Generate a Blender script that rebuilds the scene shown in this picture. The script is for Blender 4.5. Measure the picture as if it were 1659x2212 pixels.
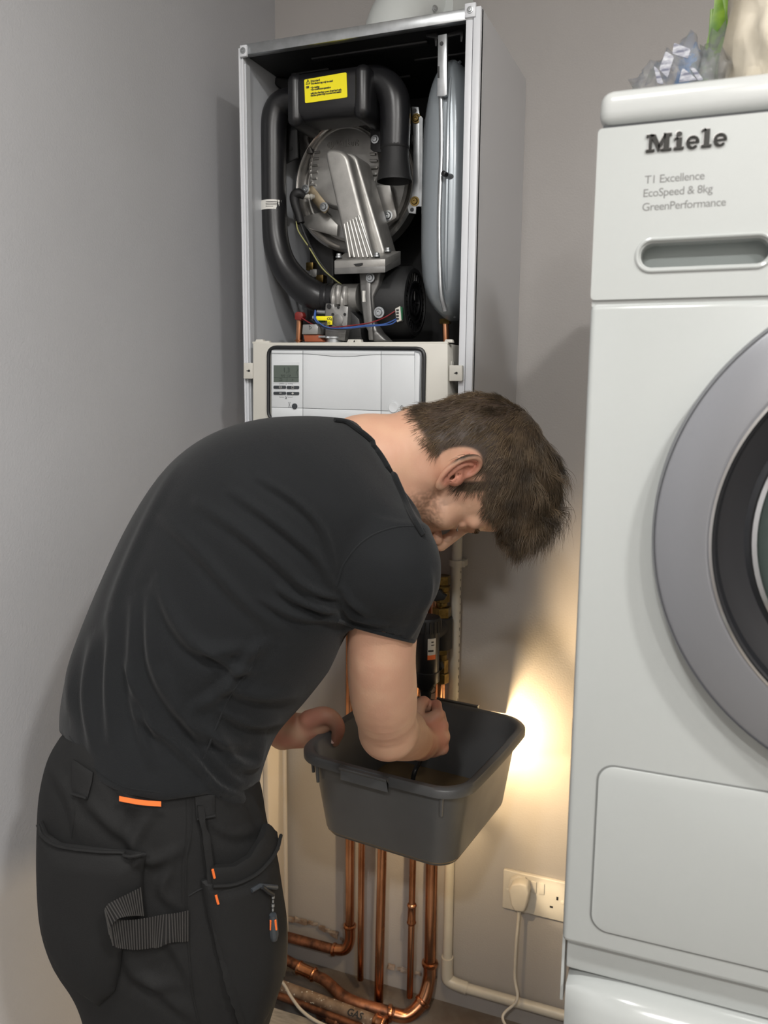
import bpy, bmesh, math, random
import numpy as np
from mathutils import Vector, Matrix, noise
random.seed(7); rng = np.random.RandomState(7)
for o in list(bpy.data.objects): bpy.data.objects.remove(o)
scn = bpy.context.scene; COL = scn.collection

# ------------------------------------------------------------ camera (metres; X along the back wall, Y into it, Z up)
CAM = np.array([.81696, -1.36642, 1.39511]); YAW, PITCH, ROLL, FPX = .37341, .15309, .00836, 1786.95
def cam_axes():
    cy, sy, cp, sp, cr, sr = math.cos(YAW), math.sin(YAW), math.cos(PITCH), math.sin(PITCH), math.cos(ROLL), math.sin(ROLL)
    f0 = np.array([-sy, cy, 0.]); r0 = np.array([cy, sy, 0.]); u0 = np.array([0., 0., 1.])
    f = f0*cp-u0*sp; u = u0*cp+f0*sp
    return r0*cr+u*sr, u*cr-r0*sr, f
CR, CU, CF = cam_axes()
def at(px, py, Y):
    "photo pixel -> world point on the plane at wall distance Y"
    d = CF+CR*(px-829.5)/FPX-CU*(py-1106)/FPX
    return CAM+d*((Y-CAM[1])/d[1])
def atX(px, py, X):
    d = CF+CR*(px-829.5)/FPX-CU*(py-1106)/FPX
    return CAM+d*((X-CAM[0])/d[0])
def atZ(px, py, Z):
    d = CF+CR*(px-829.5)/FPX-CU*(py-1106)/FPX
    return CAM+d*((Z-CAM[2])/d[2])
cd = bpy.data.cameras.new('camera'); cam = bpy.data.objects.new('camera', cd); COL.objects.link(cam)
cam.matrix_world = Matrix(((CR[0], CU[0], -CF[0], CAM[0]), (CR[1], CU[1], -CF[1], CAM[1]), (CR[2], CU[2], -CF[2], CAM[2]), (0, 0, 0, 1)))
cd.sensor_fit = 'HORIZONTAL'; cd.sensor_width = 36; cd.lens = FPX/1659*36; cd.clip_start = .02
cd.dof.use_dof = True; cd.dof.focus_distance = 1.25; cd.dof.aperture_fstop = 9
scn.camera = cam
# ------------------------------------------------------------ light
w = bpy.data.worlds.new('world'); scn.world = w; w.use_nodes = True
w.node_tree.nodes['Background'].inputs[0].default_value = (.8, .85, .9, 1); w.node_tree.nodes['Background'].inputs[1].default_value = .05
scn.view_settings.view_transform = 'Standard'; scn.view_settings.look = 'None'
scn.view_settings.gamma = 1; scn.view_settings.use_curve_mapping = False; scn.view_settings.exposure = 0.13
CEIL = 2.55
def lamp(name, kind, loc, power, color, target=None, **kw):
    l = bpy.data.lights.new(name, kind); l.energy = power; l.color = color
    for k, v in kw.items(): setattr(l, k, v)
    o = bpy.data.objects.new(name, l); COL.objects.link(o); o.location = loc
    if target is not None:
        o.rotation_euler = (Vector(target)-Vector(loc)).to_track_quat('-Z', 'Y').to_euler()
    return o
DOWNLIGHTS = [(.45, -1.40, 12), (1.60, -1.45, 24), (.85, -2.45, 24), (1.70, -2.4, 22)]
for x, y, p in DOWNLIGHTS:
    lamp('ceiling_downlight_light', 'AREA', (x, y, CEIL-.035), p, (1, .985, .96), (x, y, 0), shape='DISK', size=.16)
WB_Y = .338; TORCH = (.402, .02, .545)
lamp('torch_light', 'POINT', TORCH, 5, (1, .72, .40), shadow_soft_size=.010)
FLOOD = (.430, .252, .645)
lamp('torch_flood', 'POINT', FLOOD, 5.2, (1, .71, .38), shadow_soft_size=.006)
lamp('torch_beam', 'SPOT', (TORCH[0]+.02, TORCH[1], TORCH[2]), 7, (1, .82, .55), tuple(at(1200, 1945, .33)), shadow_soft_size=.008, spot_size=math.radians(13), spot_blend=.9)

SIDE = (.672, .075, .80)
lamp('added_side_light', 'SPOT', SIDE, 5, (1, .72, .42), (.71, .338, .93), shadow_soft_size=.012, spot_size=math.radians(78), spot_blend=.55)  # added unseen light, spreads the warm glow over the wall beside the dryer

# ------------------------------------------------------------ geometry helpers
class Geo:
    def __init__(s, v=None, f=None): s.v = [tuple(map(float, p)) for p in v] if v is not None else []; s.f = [tuple(int(i) for i in q) for q in f] if f is not None else []
    def add(s, o):
        n = len(s.v); s.v += o.v; s.f += [tuple(i+n for i in q) for q in o.f]; return s
    def __add__(s, o): return Geo(s.v, s.f).add(o)
def frombm(bm):
    bm.verts.index_update(); g = Geo([v.co for v in bm.verts], [[v.index for v in f.verts] for f in bm.faces]); bm.free(); return g
def tobm(g):
    bm = bmesh.new(); vs = [bm.verts.new(p) for p in g.v]
    for f in g.f:
        try: bm.faces.new([vs[i] for i in f])
        except ValueError: pass
    return bm
def bevel(g, off, seg=2, ang=30):
    bm = tobm(g); bmesh.ops.recalc_face_normals(bm, faces=bm.faces)
    es = [e for e in bm.edges if len(e.link_faces) == 2 and e.calc_face_angle(0) > math.radians(ang)]
    if off > 0 and es: bmesh.ops.bevel(bm, geom=es, offset=off, segments=seg, profile=.5, affect='EDGES', clamp_overlap=True)
    return frombm(bm)
def box(x0, x1, y0, y1, z0, z1, b=0, seg=2):
    v = [(x, y, z) for x in (x0, x1) for y in (y0, y1) for z in (z0, z1)]
    g = Geo(v, [(0, 1, 3, 2), (4, 6, 7, 5), (0, 4, 5, 1), (2, 3, 7, 6), (0, 2, 6, 4), (1, 5, 7, 3)])
    return bevel(g, b, seg) if b else g
def prism(poly, vec, b=0, seg=2):
    n = len(poly); P = [np.asarray(p, float) for p in poly]; V = np.asarray(vec, float)
    g = Geo(P+[p+V for p in P], [tuple(range(n)), tuple(range(2*n-1, n-1, -1))]+[(i, i+n, (i+1) % n+n, (i+1) % n) for i in range(n)])
    return bevel(g, b, seg, 30)
def pp(px, Y0, Y1, b=0, seg=2):
    "prism whose front outline is read off the photograph on plane Y0, extruded straight back to Y1"
    return prism([at(x, y, Y0) for x, y in px], (0, Y1-Y0, 0), b, seg)
def rquad(c, r, n=5):
    "rounded quad outline in pixels, corners TL TR BR BL"
    c = [np.array(p, float) for p in c]; out = []
    for i in range(4):
        p, a, b_ = c[i], c[i-1], c[(i+1) % 4]
        u = (a-p)/np.linalg.norm(a-p); v = (b_-p)/np.linalg.norm(b_-p)
        A = p+u*r; B = p+v*r
        for k in range(n+1):
            t = k/n; out.append(tuple((1-t)**2*A+2*t*(1-t)*p+t*t*B))
    return out
def rect(x0, y0, x1, y1, r=0, n=4, sl=0):
    c = [(x0, y0), (x1, y0+sl*(x1-x0)), (x1, y1+sl*(x1-x0)), (x0, y1)]
    return rquad(c, r, n) if r else c
def smooth_path(P, k=6):
    P = [np.asarray(p, float) for p in P]
    if len(P) < 3: return P
    Q = [2*P[0]-P[1]]+P+[2*P[-1]-P[-2]]; out = []
    for i in range(1, len(Q)-2):
        a, b, c, d = Q[i-1:i+3]
        for j in range(k):
            t = j/k; out.append(.5*((2*b)+(-a+c)*t+(2*a-5*b+4*c-d)*t*t+(-a+3*b-3*c+d)*t**3))
    out.append(P[-1]); return out
def tube(path, r, n=14, cap=True, k=0, closed=False, flat=None):
    "r: number or per-point list; k>0 smooths"
    P = [np.asarray(p, float) for p in path]
    if np.isscalar(r): R = [r]*len(P)
    else: R = list(r)
    if k:
        Q = smooth_path([np.append(p, q) for p, q in zip(P, R)], k); P = [q[:3] for q in Q]; R = [q[3] for q in Q]
    m = len(P); T = []
    for i in range(m):
        a = P[i-1] if (i or closed) else P[i]; b = P[(i+1) % m] if (i < m-1 or closed) else P[i]
        t = b-a; T.append(t/(np.linalg.norm(t)+1e-12))
    ref = np.array([0, 0, 1.]) if abs(T[0][2]) < .9 else np.array([0, 1., 0])
    N = np.cross(T[0], ref); N /= np.linalg.norm(N); v = []; f = []
    for i in range(m):
        N = N-T[i]*(N@T[i]); N /= np.linalg.norm(N); B = np.cross(T[i], N)
        for j in range(n):
            a = 2*math.pi*j/n; o = N*math.cos(a)+B*math.sin(a)
            v.append(P[i]+o*R[i])
    for i in range(m-(0 if closed else 1)):
        i2 = (i+1) % m
        for j in range(n): f.append((i*n+j, i*n+(j+1) % n, i2*n+(j+1) % n, i2*n+j))
    if cap and not closed: f += [tuple(range(n-1, -1, -1)), tuple(range((m-1)*n, m*n))]
    return Geo(v, f)
def ptube(pts, r, n=14, k=5, cap=True): return tube([at(*p) for p in pts], r, n, cap, k)
def lathe(prof, org, axis=(0, 0, 1), n=32, cap=True, a0=0, a1=2*math.pi):
    A = np.array(axis, float); A /= np.linalg.norm(A); ref = np.array([0, 0, 1.]) if abs(A[2]) < .9 else np.array([1., 0, 0])
    U = np.cross(A, ref); U /= np.linalg.norm(U); V = np.cross(A, U); O = np.asarray(org, float)
    full = a1-a0 > 6.28; nn = n if full else n+1; v = []; f = []
    for r, h in prof:
        for j in range(nn):
            a = a0+(a1-a0)*j/n; v.append(O+A*h+(U*math.cos(a)+V*math.sin(a))*max(r, 1e-5))
    for i in range(len(prof)-1):
        for j in range(n): f.append((i*nn+j, i*nn+(j+1) % nn, (i+1)*nn+(j+1) % nn, (i+1)*nn+j))
    if cap and full: f += [tuple(range(n-1, -1, -1)), tuple(range((len(prof)-1)*n, len(prof)*n))]
    return Geo(v, f)
def disc(c, r, t, axis=(0, -1, 0), n=24, b=.0): return lathe([(r-b, 0) if False else (r, 0), (r, t-b), (r-b, t)] if b else [(r, 0), (r, t)], c, axis, n)
def ring(c, r0, r1, t, axis=(0, -1, 0), n=48): return lathe([(r0, 0), (r1, 0), (r1, t), (r0, t), (r0, 0)], c, axis, n, cap=False)
def hexa(top, vec, b=0): return prism(top, vec, b)
def sheet(P, U, V): pass

def newmat(name, color, rough=.5, metal=0., bump=0., bscale=200, var=0., vscale=8, coat=0., color2=None, detail=3, aniso=None, spec=.5, rvar=0., stretch=None):
    m = bpy.data.materials.new(name); m.use_nodes = True; nt = m.node_tree; b = nt.nodes['Principled BSDF']
    c = [x for x in color]
    b.inputs['Base Color'].default_value = (*c, 1); b.inputs['Roughness'].default_value = rough; b.inputs['Metallic'].default_value = metal
    b.inputs['Coat Weight'].default_value = coat; b.inputs['Coat Roughness'].default_value = .08; b.inputs['Specular IOR Level'].default_value = spec
    tc = nt.nodes.new('ShaderNodeTexCoord'); src = tc.outputs['Object']
    if stretch:
        mp = nt.nodes.new('ShaderNodeMapping'); mp.inputs['Scale'].default_value = stretch; nt.links.new(src, mp.inputs[0]); src = mp.outputs[0]
    if var or color2:
        nz = nt.nodes.new('ShaderNodeTexNoise'); nz.inputs['Scale'].default_value = vscale; nz.inputs['Detail'].default_value = 6; nt.links.new(src, nz.inputs['Vector'])
        mx = nt.nodes.new('ShaderNodeMix'); mx.data_type = 'RGBA'
        c2 = color2 if color2 else [x*(1-var) for x in c]
        cr = nt.nodes.new('ShaderNodeValToRGB'); cr.color_ramp.elements[0].position = .38; cr.color_ramp.elements[1].position = .62
        nt.links.new(nz.outputs[0], cr.inputs[0]); nt.links.new(cr.outputs[0], mx.inputs[0])
        mx.inputs[6].default_value = (*c, 1); mx.inputs[7].default_value = (*c2, 1); nt.links.new(mx.outputs[2], b.inputs['Base Color'])
    if rvar:
        nz = nt.nodes.new('ShaderNodeTexNoise'); nz.inputs['Scale'].default_value = vscale*2; nt.links.new(src, nz.inputs['Vector'])
        mr = nt.nodes.new('ShaderNodeMapRange'); mr.inputs[3].default_value = max(0, rough-rvar); mr.inputs[4].default_value = rough+rvar
        nt.links.new(nz.outputs[0], mr.inputs[0]); nt.links.new(mr.outputs[0], b.inputs['Roughness'])
    if bump:
        nz = nt.nodes.new('ShaderNodeTexNoise'); nz.inputs['Scale'].default_value = bscale; nz.inputs['Detail'].default_value = detail; nt.links.new(src, nz.inputs['Vector'])
        bp = nt.nodes.new('ShaderNodeBump'); bp.inputs['Strength'].default_value = bump; bp.inputs['Distance'].default_value = .002
        nt.links.new(nz.outputs[0], bp.inputs['Height']); nt.links.new(bp.outputs[0], b.inputs['Normal'])
    return m
def s(r, g, b):  # sRGB 0-255 -> linear
    return tuple((c/255/12.92 if c/255 <= .04045 else ((c/255+.055)/1.055)**2.4) for c in (r, g, b))
WPOS = {}
def empty(name, loc, label, cat, group=None):
    o = bpy.data.objects.new(name, None); COL.objects.link(o); o.location = loc; o.empty_display_size = .05
    o['label'] = label; o['category'] = cat
    if group: o['group'] = group
    WPOS[o.name] = np.array(loc, float); return o
def obj(name, g, mat, parent=None, label=None, cat=None, group=None, kind=None, ang=35, org=None, flat=False):
    if isinstance(g, Geo): V = np.array(g.v); F = g.f
    else: V, F = g
    O = np.array(org, float) if org is not None else np.array([(V[:, 0].min()+V[:, 0].max())/2, (V[:, 1].min()+V[:, 1].max())/2, V[:, 2].min()])
    me = bpy.data.meshes.new(name); me.from_pydata((V-O).tolist(), [], F if isinstance(F, list) else F.tolist()); me.validate()
    if isinstance(g, Geo):
        bm = bmesh.new(); bm.from_mesh(me); bmesh.ops.recalc_face_normals(bm, faces=bm.faces); bm.to_mesh(me); bm.free()
    if not flat:
        me.shade_smooth()
        if ang: me.set_sharp_from_angle(angle=math.radians(ang))
    if mat is not None: me.materials.append(mat)
    o = bpy.data.objects.new(name, me); COL.objects.link(o)
    if parent is not None: o.parent = parent; o.location = O-WPOS[parent.name]
    else: o.location = O
    WPOS[o.name] = O
    if label: o['label'] = label
    if cat: o['category'] = cat
    if group: o['group'] = group
    if kind: o['kind'] = kind
    return o
def text_geo(body, size, org, right, up, depth=.0004, align='LEFT', bold=0., spacing=1.0, shear=0):
    "flat lettering with a little thickness, standing on the plane spanned by right/up"
    c = bpy.data.curves.new('t', 'FONT'); c.body = body; c.size = size; c.extrude = depth/2; c.align_x = align; c.offset = bold; c.space_character = spacing; c.shear = shear
    c.resolution_u = 3
    o = bpy.data.objects.new('t', c); COL.objects.link(o); dg = bpy.context.evaluated_depsgraph_get(); dg.update()
    me = bpy.data.meshes.new_from_object(o.evaluated_get(dg)); R = np.array(right, float); R /= np.linalg.norm(R); U = np.array(up, float); U -= R*(U@R); U /= np.linalg.norm(U); N = np.cross(R, U)
    O = np.asarray(org, float)
    g = Geo([O+R*v.co.x+U*v.co.y+N*v.co.z for v in me.vertices], [tuple(p.vertices) for p in me.polygons])
    bpy.data.objects.remove(o); bpy.data.curves.remove(c); bpy.data.meshes.remove(me); return g
def screw_geo(c, r=.005, axis=(0, -1, 0)):
    g = lathe([(r, 0), (r, r*.35), (r*.8, r*.6), (r*.35, r*.62), (r*.32, r*.25), (0, r*.2)], c, axis, 14, cap=False)
    return g+lathe([(r*1.45, -.0004), (r*1.45, .0012), (r, .0014)], c, axis, 18)

# ------------------------------------------------------------ materials
M = {}
M['black'] = newmat('black_plastic', s(26, 26, 28), .33, bump=.05, bscale=300)
M['black_matt'] = newmat('black_matt', s(22, 22, 23), .6, bump=.1, bscale=400)
M['gasket'] = newmat('gasket_rubber', s(30, 31, 33), .42)
M['case'] = newmat('case_paint', s(196, 196, 198), .42, metal=0, bump=.05, bscale=900)
M['case_in'] = newmat('case_inside', s(196, 199, 203), .4, metal=.1, bump=.03)
M['flange'] = newmat('case_edge', s(212, 214, 218), .35, metal=.0)
M['blackin'] = newmat('case_black_inside', s(30, 30, 31), .45, bump=.1, bscale=60)
M['cream'] = newmat('cream_plastic', s(203, 200, 191), .45, bump=.02)
M['panel'] = newmat('panel_plastic', s(212, 215, 217), .4, bump=.04, bscale=1500)
M['lcd'] = newmat('lcd_glass', s(88, 97, 90), .15)
M['lcd_ink'] = newmat('lcd_ink', s(62, 70, 66), .3)
M['ink'] = newmat('ink', s(40, 42, 44), .5)
M['btn'] = newmat('button_grey', s(56, 60, 64), .35)
M['alu'] = newmat('cast_aluminium', s(178, 176, 172), .40, metal=.7, bump=.12, bscale=900, var=.2, vscale=30, rvar=.08)
M['alu_dark'] = newmat('cast_aluminium_dark', s(142, 141, 139), .42, metal=.7, bump=.15, bscale=900, var=.3, vscale=25)
M['steel'] = newmat('stainless', s(205, 202, 198), .22, metal=.9, var=.12, vscale=12)
M['zinc'] = newmat('galvanised', s(185, 188, 190), .3, metal=.9, var=.15, vscale=60)
M['brass'] = newmat('brass_fitting', s(138, 116, 70), .36, metal=1, var=.5, vscale=60)
M['copper'] = newmat('copper_pipe', s(226, 168, 130), .24, metal=1, color2=s(172, 114, 80), vscale=22, rvar=.1, stretch=(1, 1, .35))
M['copper_old'] = newmat('copper_weathered', s(160, 108, 80), .5, metal=.75, color2=s(88, 60, 48), vscale=40, bump=.3, bscale=150)
M['vessel'] = newmat('vessel_paint', s(136, 143, 148), .26, metal=.3, coat=.3, bump=.03, bscale=40)
M['yellow'] = newmat('yellow_label', s(248, 233, 25), .45)
M['wlabel'] = newmat('white_label', s(222, 220, 214), .5)
M['white_pl'] = newmat('white_plastic', s(205, 200, 190), .35, var=.08, vscale=20)
M['conduit'] = newmat('white_pvc_pipe', s(196, 191, 180), .35, var=.1, vscale=14)
M['red'] = newmat('red_plastic', s(120, 38, 34), .4)
M['wire_red'] = newmat('wire_red', s(128, 36, 42), .4); M['wire_blue'] = newmat('wire_blue', s(62, 94, 160), .4)
M['wire_yg'] = newmat('wire_yellow_green', s(150, 148, 92), .45)
M['green'] = newmat('green_plastic', s(20, 90, 55), .4)
M['greybox'] = newmat('grey_box', s(150, 150, 148), .4, metal=.5)
M['appl'] = newmat('white_enamel', s(168, 171, 169), .16, coat=.4, bump=.01, bscale=30)
M['appl_lid'] = newmat('white_lid', s(178, 180, 178), .25, coat=.2)
M['silver'] = newmat('silver_ring', s(140, 141, 145), .3, metal=.6)
M['chrome'] = newmat('chrome', s(225, 225, 225), .08, metal=1)
M['doorblack'] = newmat('door_black', s(16, 18, 22), .12, coat=.5)
M['recess'] = newmat('handle_recess', s(135, 142, 140), .4)
M['bowl'] = newmat('grey_bowl_plastic', s(92, 93, 94), .38, bump=.06, bscale=500, var=.12, vscale=9, rvar=.06)
M['orange'] = newmat('orange_tag', s(240, 115, 50), .5)
M['flue'] = newmat('flue_white', s(200, 204, 202), .35)
M['bagclear'] = None
# ------------------------------------------------------------ the room
def wall_mat(name, c, stain=False, zlow=.16):
    m = newmat(name, c, .62, bump=.22, bscale=260, detail=4, spec=.35); nt = m.node_tree; b = nt.nodes['Principled BSDF']
    tc = nt.nodes.new('ShaderNodeTexCoord'); N = nt.nodes.new; L = nt.links.new
    nz = N('ShaderNodeTexNoise'); nz.inputs['Scale'].default_value = 2.2; nz.inputs['Detail'].default_value = 5; L(tc.outputs['Object'], nz.inputs['Vector'])
    mr = N('ShaderNodeMapRange'); mr.inputs[1].default_value = .35; mr.inputs[2].default_value = .65; mr.inputs[3].default_value = .95; mr.inputs[4].default_value = 1.03; L(nz.outputs[0], mr.inputs[0])
    hv = N('ShaderNodeMix'); hv.data_type = 'RGBA'; hv.blend_type = 'MULTIPLY'; hv.inputs[0].default_value = 1; hv.inputs[6].default_value = (*c, 1); L(mr.outputs[0], hv.inputs[7])
    out = hv.outputs[2]
    if stain:
        sx = N('ShaderNodeSeparateXYZ'); L(tc.outputs['Object'], sx.inputs[0])
        n2 = N('ShaderNodeTexNoise'); n2.inputs['Scale'].default_value = 9; n2.inputs['Detail'].default_value = 8; L(tc.outputs['Object'], n2.inputs['Vector'])
        ad = N('ShaderNodeMath'); ad.operation = 'MULTIPLY_ADD'; L(n2.outputs[0], ad.inputs[0]); ad.inputs[1].default_value = -.22; L(sx.outputs[2], ad.inputs[2])
        cr = N('ShaderNodeMapRange'); cr.inputs[1].default_value = -.10; cr.inputs[2].default_value = -.055; cr.inputs[3].default_value = 1; cr.inputs[4].default_value = 0; L(ad.outputs[0], cr.inputs[0])
        n3 = N('ShaderNodeTexNoise'); n3.inputs['Scale'].default_value = 35; n3.inputs['Detail'].default_value = 6; L(tc.outputs['Object'], n3.inputs['Vector'])
        r3 = N('ShaderNodeValToRGB'); r3.color_ramp.elements[0].position = .4; r3.color_ramp.elements[0].color = (*s(122, 104, 92), 1); r3.color_ramp.elements[1].position = .62; r3.color_ramp.elements[1].color = (*s(160, 152, 146), 1); L(n3.outputs[0], r3.inputs[0])
        mx = N('ShaderNodeMix'); mx.data_type = 'RGBA'; L(cr.outputs[0], mx.inputs[0]); L(out, mx.inputs[6]); L(r3.outputs[0], mx.inputs[7]); out = mx.outputs[2]
    L(out, b.inputs['Base Color']); return m
WL, WB, FY = -.113, .338, -2.9
WALLC = s(168, 164, 161)
wb = obj('wall_back', box(WL-.1, 2.1, WB, WB+.1, -.3, CEIL), wall_mat('wall_paint_back', WALLC, True), kind='structure')
obj('wall_left', box(WL-.1, WL, FY, WB, -.02, CEIL), wall_mat('wall_paint_left', s(176, 176, 178)), kind='structure')
obj('wall_right', box(2.0, 2.1, FY, WB, -.02, CEIL), wall_mat('wall_paint_right', WALLC), kind='structure')
obj('wall_front', box(WL-.1, 2.1, FY-.1, FY, -.02, CEIL), wall_mat('wall_paint_front', WALLC), kind='structure')
obj('ceiling', box(WL-.1, 2.1, FY-.1, WB+.1, CEIL, CEIL+.1), newmat('ceiling_white', s(225, 224, 220), .8), kind='structure')
vinyl = newmat('floor_vinyl', s(120, 116, 110), .5, color2=s(146, 140, 132), vscale=30, bump=.2, bscale=90, stretch=(1, 6, 1))
fl = obj('floor', box(WL-.1, 2.1, FY-.1, .108, -.05, 0), vinyl, kind='structure')
conc = newmat('concrete', s(128, 122, 116), .85, color2=s(104, 92, 82), vscale=10, bump=.8, bscale=60)
obj('concrete_slab', box(WL, 2.0, .200, WB, -.25, -.055, .004), conc, parent=None, kind='structure')
obj('floor_void', box(WL, 2.0, .108, .200, -.3, -.22), newmat('void_dark', s(30, 26, 24), .9), kind='structure')
obj('baseboard_front', box(WL, 2.0, FY, FY+.018, 0, .14, .004), M['appl_lid'], kind='structure')
obj('baseboard_right', box(1.982, 2.0, FY+.02, .1, 0, .14, .004), M['appl_lid'], kind='structure')
trimm = newmat('trim_paint', s(188, 182, 175), .5, bump=.05)
# painted casing board with a bead, on the left wall in the corner
obj('trim_1', box(WL, WL+.014, .238, .322, 0, 1.24, .003)+tube([(WL+.014, .316, 0), (WL+.014, .316, 1.24)], .007, 10), trimm, kind='structure')
for i, (x, y, p) in enumerate(DOWNLIGHTS):
    t = empty('ceiling_downlight', (x, y, CEIL-.012), ['white recessed ceiling downlight nearest the boiler', 'white recessed ceiling downlight above the tumble dryer', 'white recessed ceiling downlight behind the camera on the left', 'white recessed ceiling downlight behind the camera on the right'][i], 'downlight', 'ceiling downlights')
    obj('bezel', ring((x, y, CEIL), .085, .11, .012, (0, 0, -1)), M['appl_lid'], t)
    e = newmat('lamp_glow', (1, 1, 1), .5); e.node_tree.nodes['Principled BSDF'].inputs['Emission Color'].default_value = (1, .98, .95, 1); e.node_tree.nodes['Principled BSDF'].inputs['Emission Strength'].default_value = 6
    obj('diffuser', disc((x, y, CEIL), .083, .006, (0, 0, -1)), e, t)
# crumbling plaster lip where the wall meets the concrete
def rubble(name, pts, label, mat, par=None, wdt=.014):
    g = Geo()
    for i in range(len(pts)-1):
        a, b = np.array(pts[i]), np.array(pts[i+1]); L = np.linalg.norm(b-a); n = max(2, int(L/.012))
        for k in range(n):
            c = a+(b-a)*(k+rng.rand())/n; r = wdt*(.3+.7*rng.rand())
            v = [c+np.array([x, y, z])*r*(.5+.6*rng.rand()) for x in (-1, 1) for y in (-.6, .3) for z in (-.5, .6)]
            g.add(Geo(v, [(0, 1, 3, 2), (4, 6, 7, 5), (0, 4, 5, 1), (2, 3, 7, 6), (0, 2, 6, 4), (1, 5, 7, 3)]))
    return obj(name, g, mat, label=label, cat='rubble', kind='stuff')
plast = newmat('crumbled_plaster', s(165, 155, 145), .9, color2=s(120, 96, 78), vscale=40, bump=.8, bscale=80)
rubble('plaster_rubble', [(WL+.02, WB-.006, .055), (-.03, WB-.006, .06), (.03, WB-.006, .045), (.07, WB-.006, .03)], 'crumbled plaster edge on the wall above the lowest left copper pipes', plast)
rubble('plaster_rubble', [(.18, WB-.01, .004), (.30, WB-.008, .006)], 'rough plaster edge on the floor line behind the middle copper pipes', plast, wdt=.010)
rubble('plaster_rubble', [(.33, WB-.01, .004), (.45, WB-.012, .004), (.62, WB-.01, .004)], 'rough plaster edge under the white horizontal pipe', plast, wdt=.010)

# ------------------------------------------------------------ the boiler
BZ0, BZ1, BD, BW = 1.265, 1.985, .338, .44
boiler = empty('gas_boiler', (BW/2, 0, BZ0), 'tall silver wall-hung gas boiler with its front cover off, black pipework showing', 'boiler')
obj('side_panel', box(0, .003, .004, BD, BZ0, BZ1-.002, 0)+box(0, .007, -.001, .004, BZ0, BZ1-.02)+box(.003, .010, .004, .018, BZ0, BZ1-.03), M['case_in'], boiler, label='left steel side panel seen from inside')
obj('side_panel', box(BW-.0012, BW, .004, BD, BZ0, BZ1-.001)+box(BW-.004, BW-.0013, .004, BD, BZ0, BZ1-.002), M['case'], boiler, label='right painted side panel')
obj('front_flange', box(BW-.025, BW-.0135, -.002, .010, BZ0, BZ1-.004, .001)+box(BW-.0125, BW, -.004, .012, BZ0, BZ1, .0015), M['flange'], boiler, label='right folded front edge of two steel strips')
obj('front_flange', box(-.0005, .0035, -.004, .010, BZ0, BZ1-.006, .0008)+box(.0045, .0075, -.0015, .010, BZ0, BZ1-.01, .0006), M['flange'], boiler, label='left folded front edge of two steel strips')
obj('front_flange', box(.002, BW-.013, -.003, .012, BZ1-.018, BZ1, .0015), M['zinc'], boiler, label='top folded front edge')
obj('top_panel', box(.003, BW-.003, .012, BD, BZ1-.004, BZ1-.0005), M['case'], boiler)
tl = obj('top_lining', box(.004, BW-.005, .010, BD-.004, BZ1-.012, BZ1-.005), M['blackin'], boiler, label='black lining under the top panel')
for yy, x0, x1 in ((.06, .11, .33), (.115, .04, .12), (.13, .28, .41), (.2, .1, .25)):
    obj('pressed_rib', box(x0, x1, yy, yy+.014, BZ1-.017, BZ1-.011, .0028, 3), M['blackin'], tl)
obj('back_panel', box(.004, BW-.004, BD-.006, BD-.001, BZ0, BZ1-.01), M['blackin'], boiler, label='black inner back panel')
obj('bottom_panel', box(.003, BW-.003, .006, BD-.004, BZ0, BZ0+.004), M['case'], boiler)
ins = obj('chamber_wall', prism([(.035, .20, BZ0+.2), (.035, .20, BZ1-.05), (.004, .12, BZ1-.03), (.004, .12, BZ1-.012), (.09, .2, BZ1-.012), (.09, .2, BZ0+.2)], (0, .1, 0), .004), M['blackin'], boiler, label='black inner chamber wall')
for (px, py), (w0, h0), lb in (((526, 110), (.0135, .019), 'white corner bracket at the top left'), ((1016, 22), (.018, .021), 'white corner bracket at the top right')):
    c = at(px, py, -.006); bkt = obj('corner_bracket', box(c[0]-w0/2, c[0]+w0/2, -.0075, -.001, c[2]-h0/2, c[2]+h0/2, .0012), M['flange'], boiler, label=lb)
    obj('screw', screw_geo((c[0], -.0075, c[2]), .0036), M['zinc'], bkt)

# silencer box and air pipes
sil = obj('intake_silencer', None or (lambda a, b: box(a[0], b[0], .035, .120, a[2]-.078, a[2]+.004, .02, 5))(at(626, 164, .04), at(796, 140, .04)), M['black'], boiler, label='black rounded air intake silencer with a yellow label')
a = at(617, 160, .035); b_ = at(800, 132, .035)
for x0, x1 in ((a[0], a[0]+.030), (b_[0]-.034, b_[0]-.003)):
    obj('silencer_band', box(x0, x1, .0315, .124, a[2]-.089, a[2]+.002, .021, 5), M['black'], sil)
z_a = at(700, 150, .035)[2]
yl = obj('warning_label', pp(rquad([(657, 172), (748, 156), (750, 210), (659, 223)], 3), .0335, .036), M['yellow'], sil, label='yellow rectangular warning label')
o0 = at(672, 172, .0333); RX = (1, 0, 0); UZ = (0, 0, 1)
g = Geo()
for txt, py, sz in (('Important!', 176, .0052), ('The device may only be used', 181.5, .0046), ('• for testing', 190, .0046), ('• for continuous operation', 194.5, .0046), ('with the chamber cover closed and with', 202.5, .0046), ('the flue system fully mounted and sealed', 207, .0046)):
    p = at(671, py+1.5, .0333); g.add(text_geo(txt, sz, p, RX, UZ, .0004, bold=.00012, spacing=.82))
g.add(text_geo('GB', .0046, at(661, 191, .0333), RX, UZ, .0004, bold=.0003))
g.add(text_geo('!', .006, at(664.3, 180.5, .0333), RX, UZ, .0004, bold=.0002))
tc_ = [at(661, 182.5, .0333), at(669.5, 181, .0333), at(665, 171.5, .0333)]
for i in range(3): g.add(tube([tc_[i], tc_[(i+1) % 3]], .0005, 6))
obj('label_print', g, M['ink'], yl, flat=True)
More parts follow.
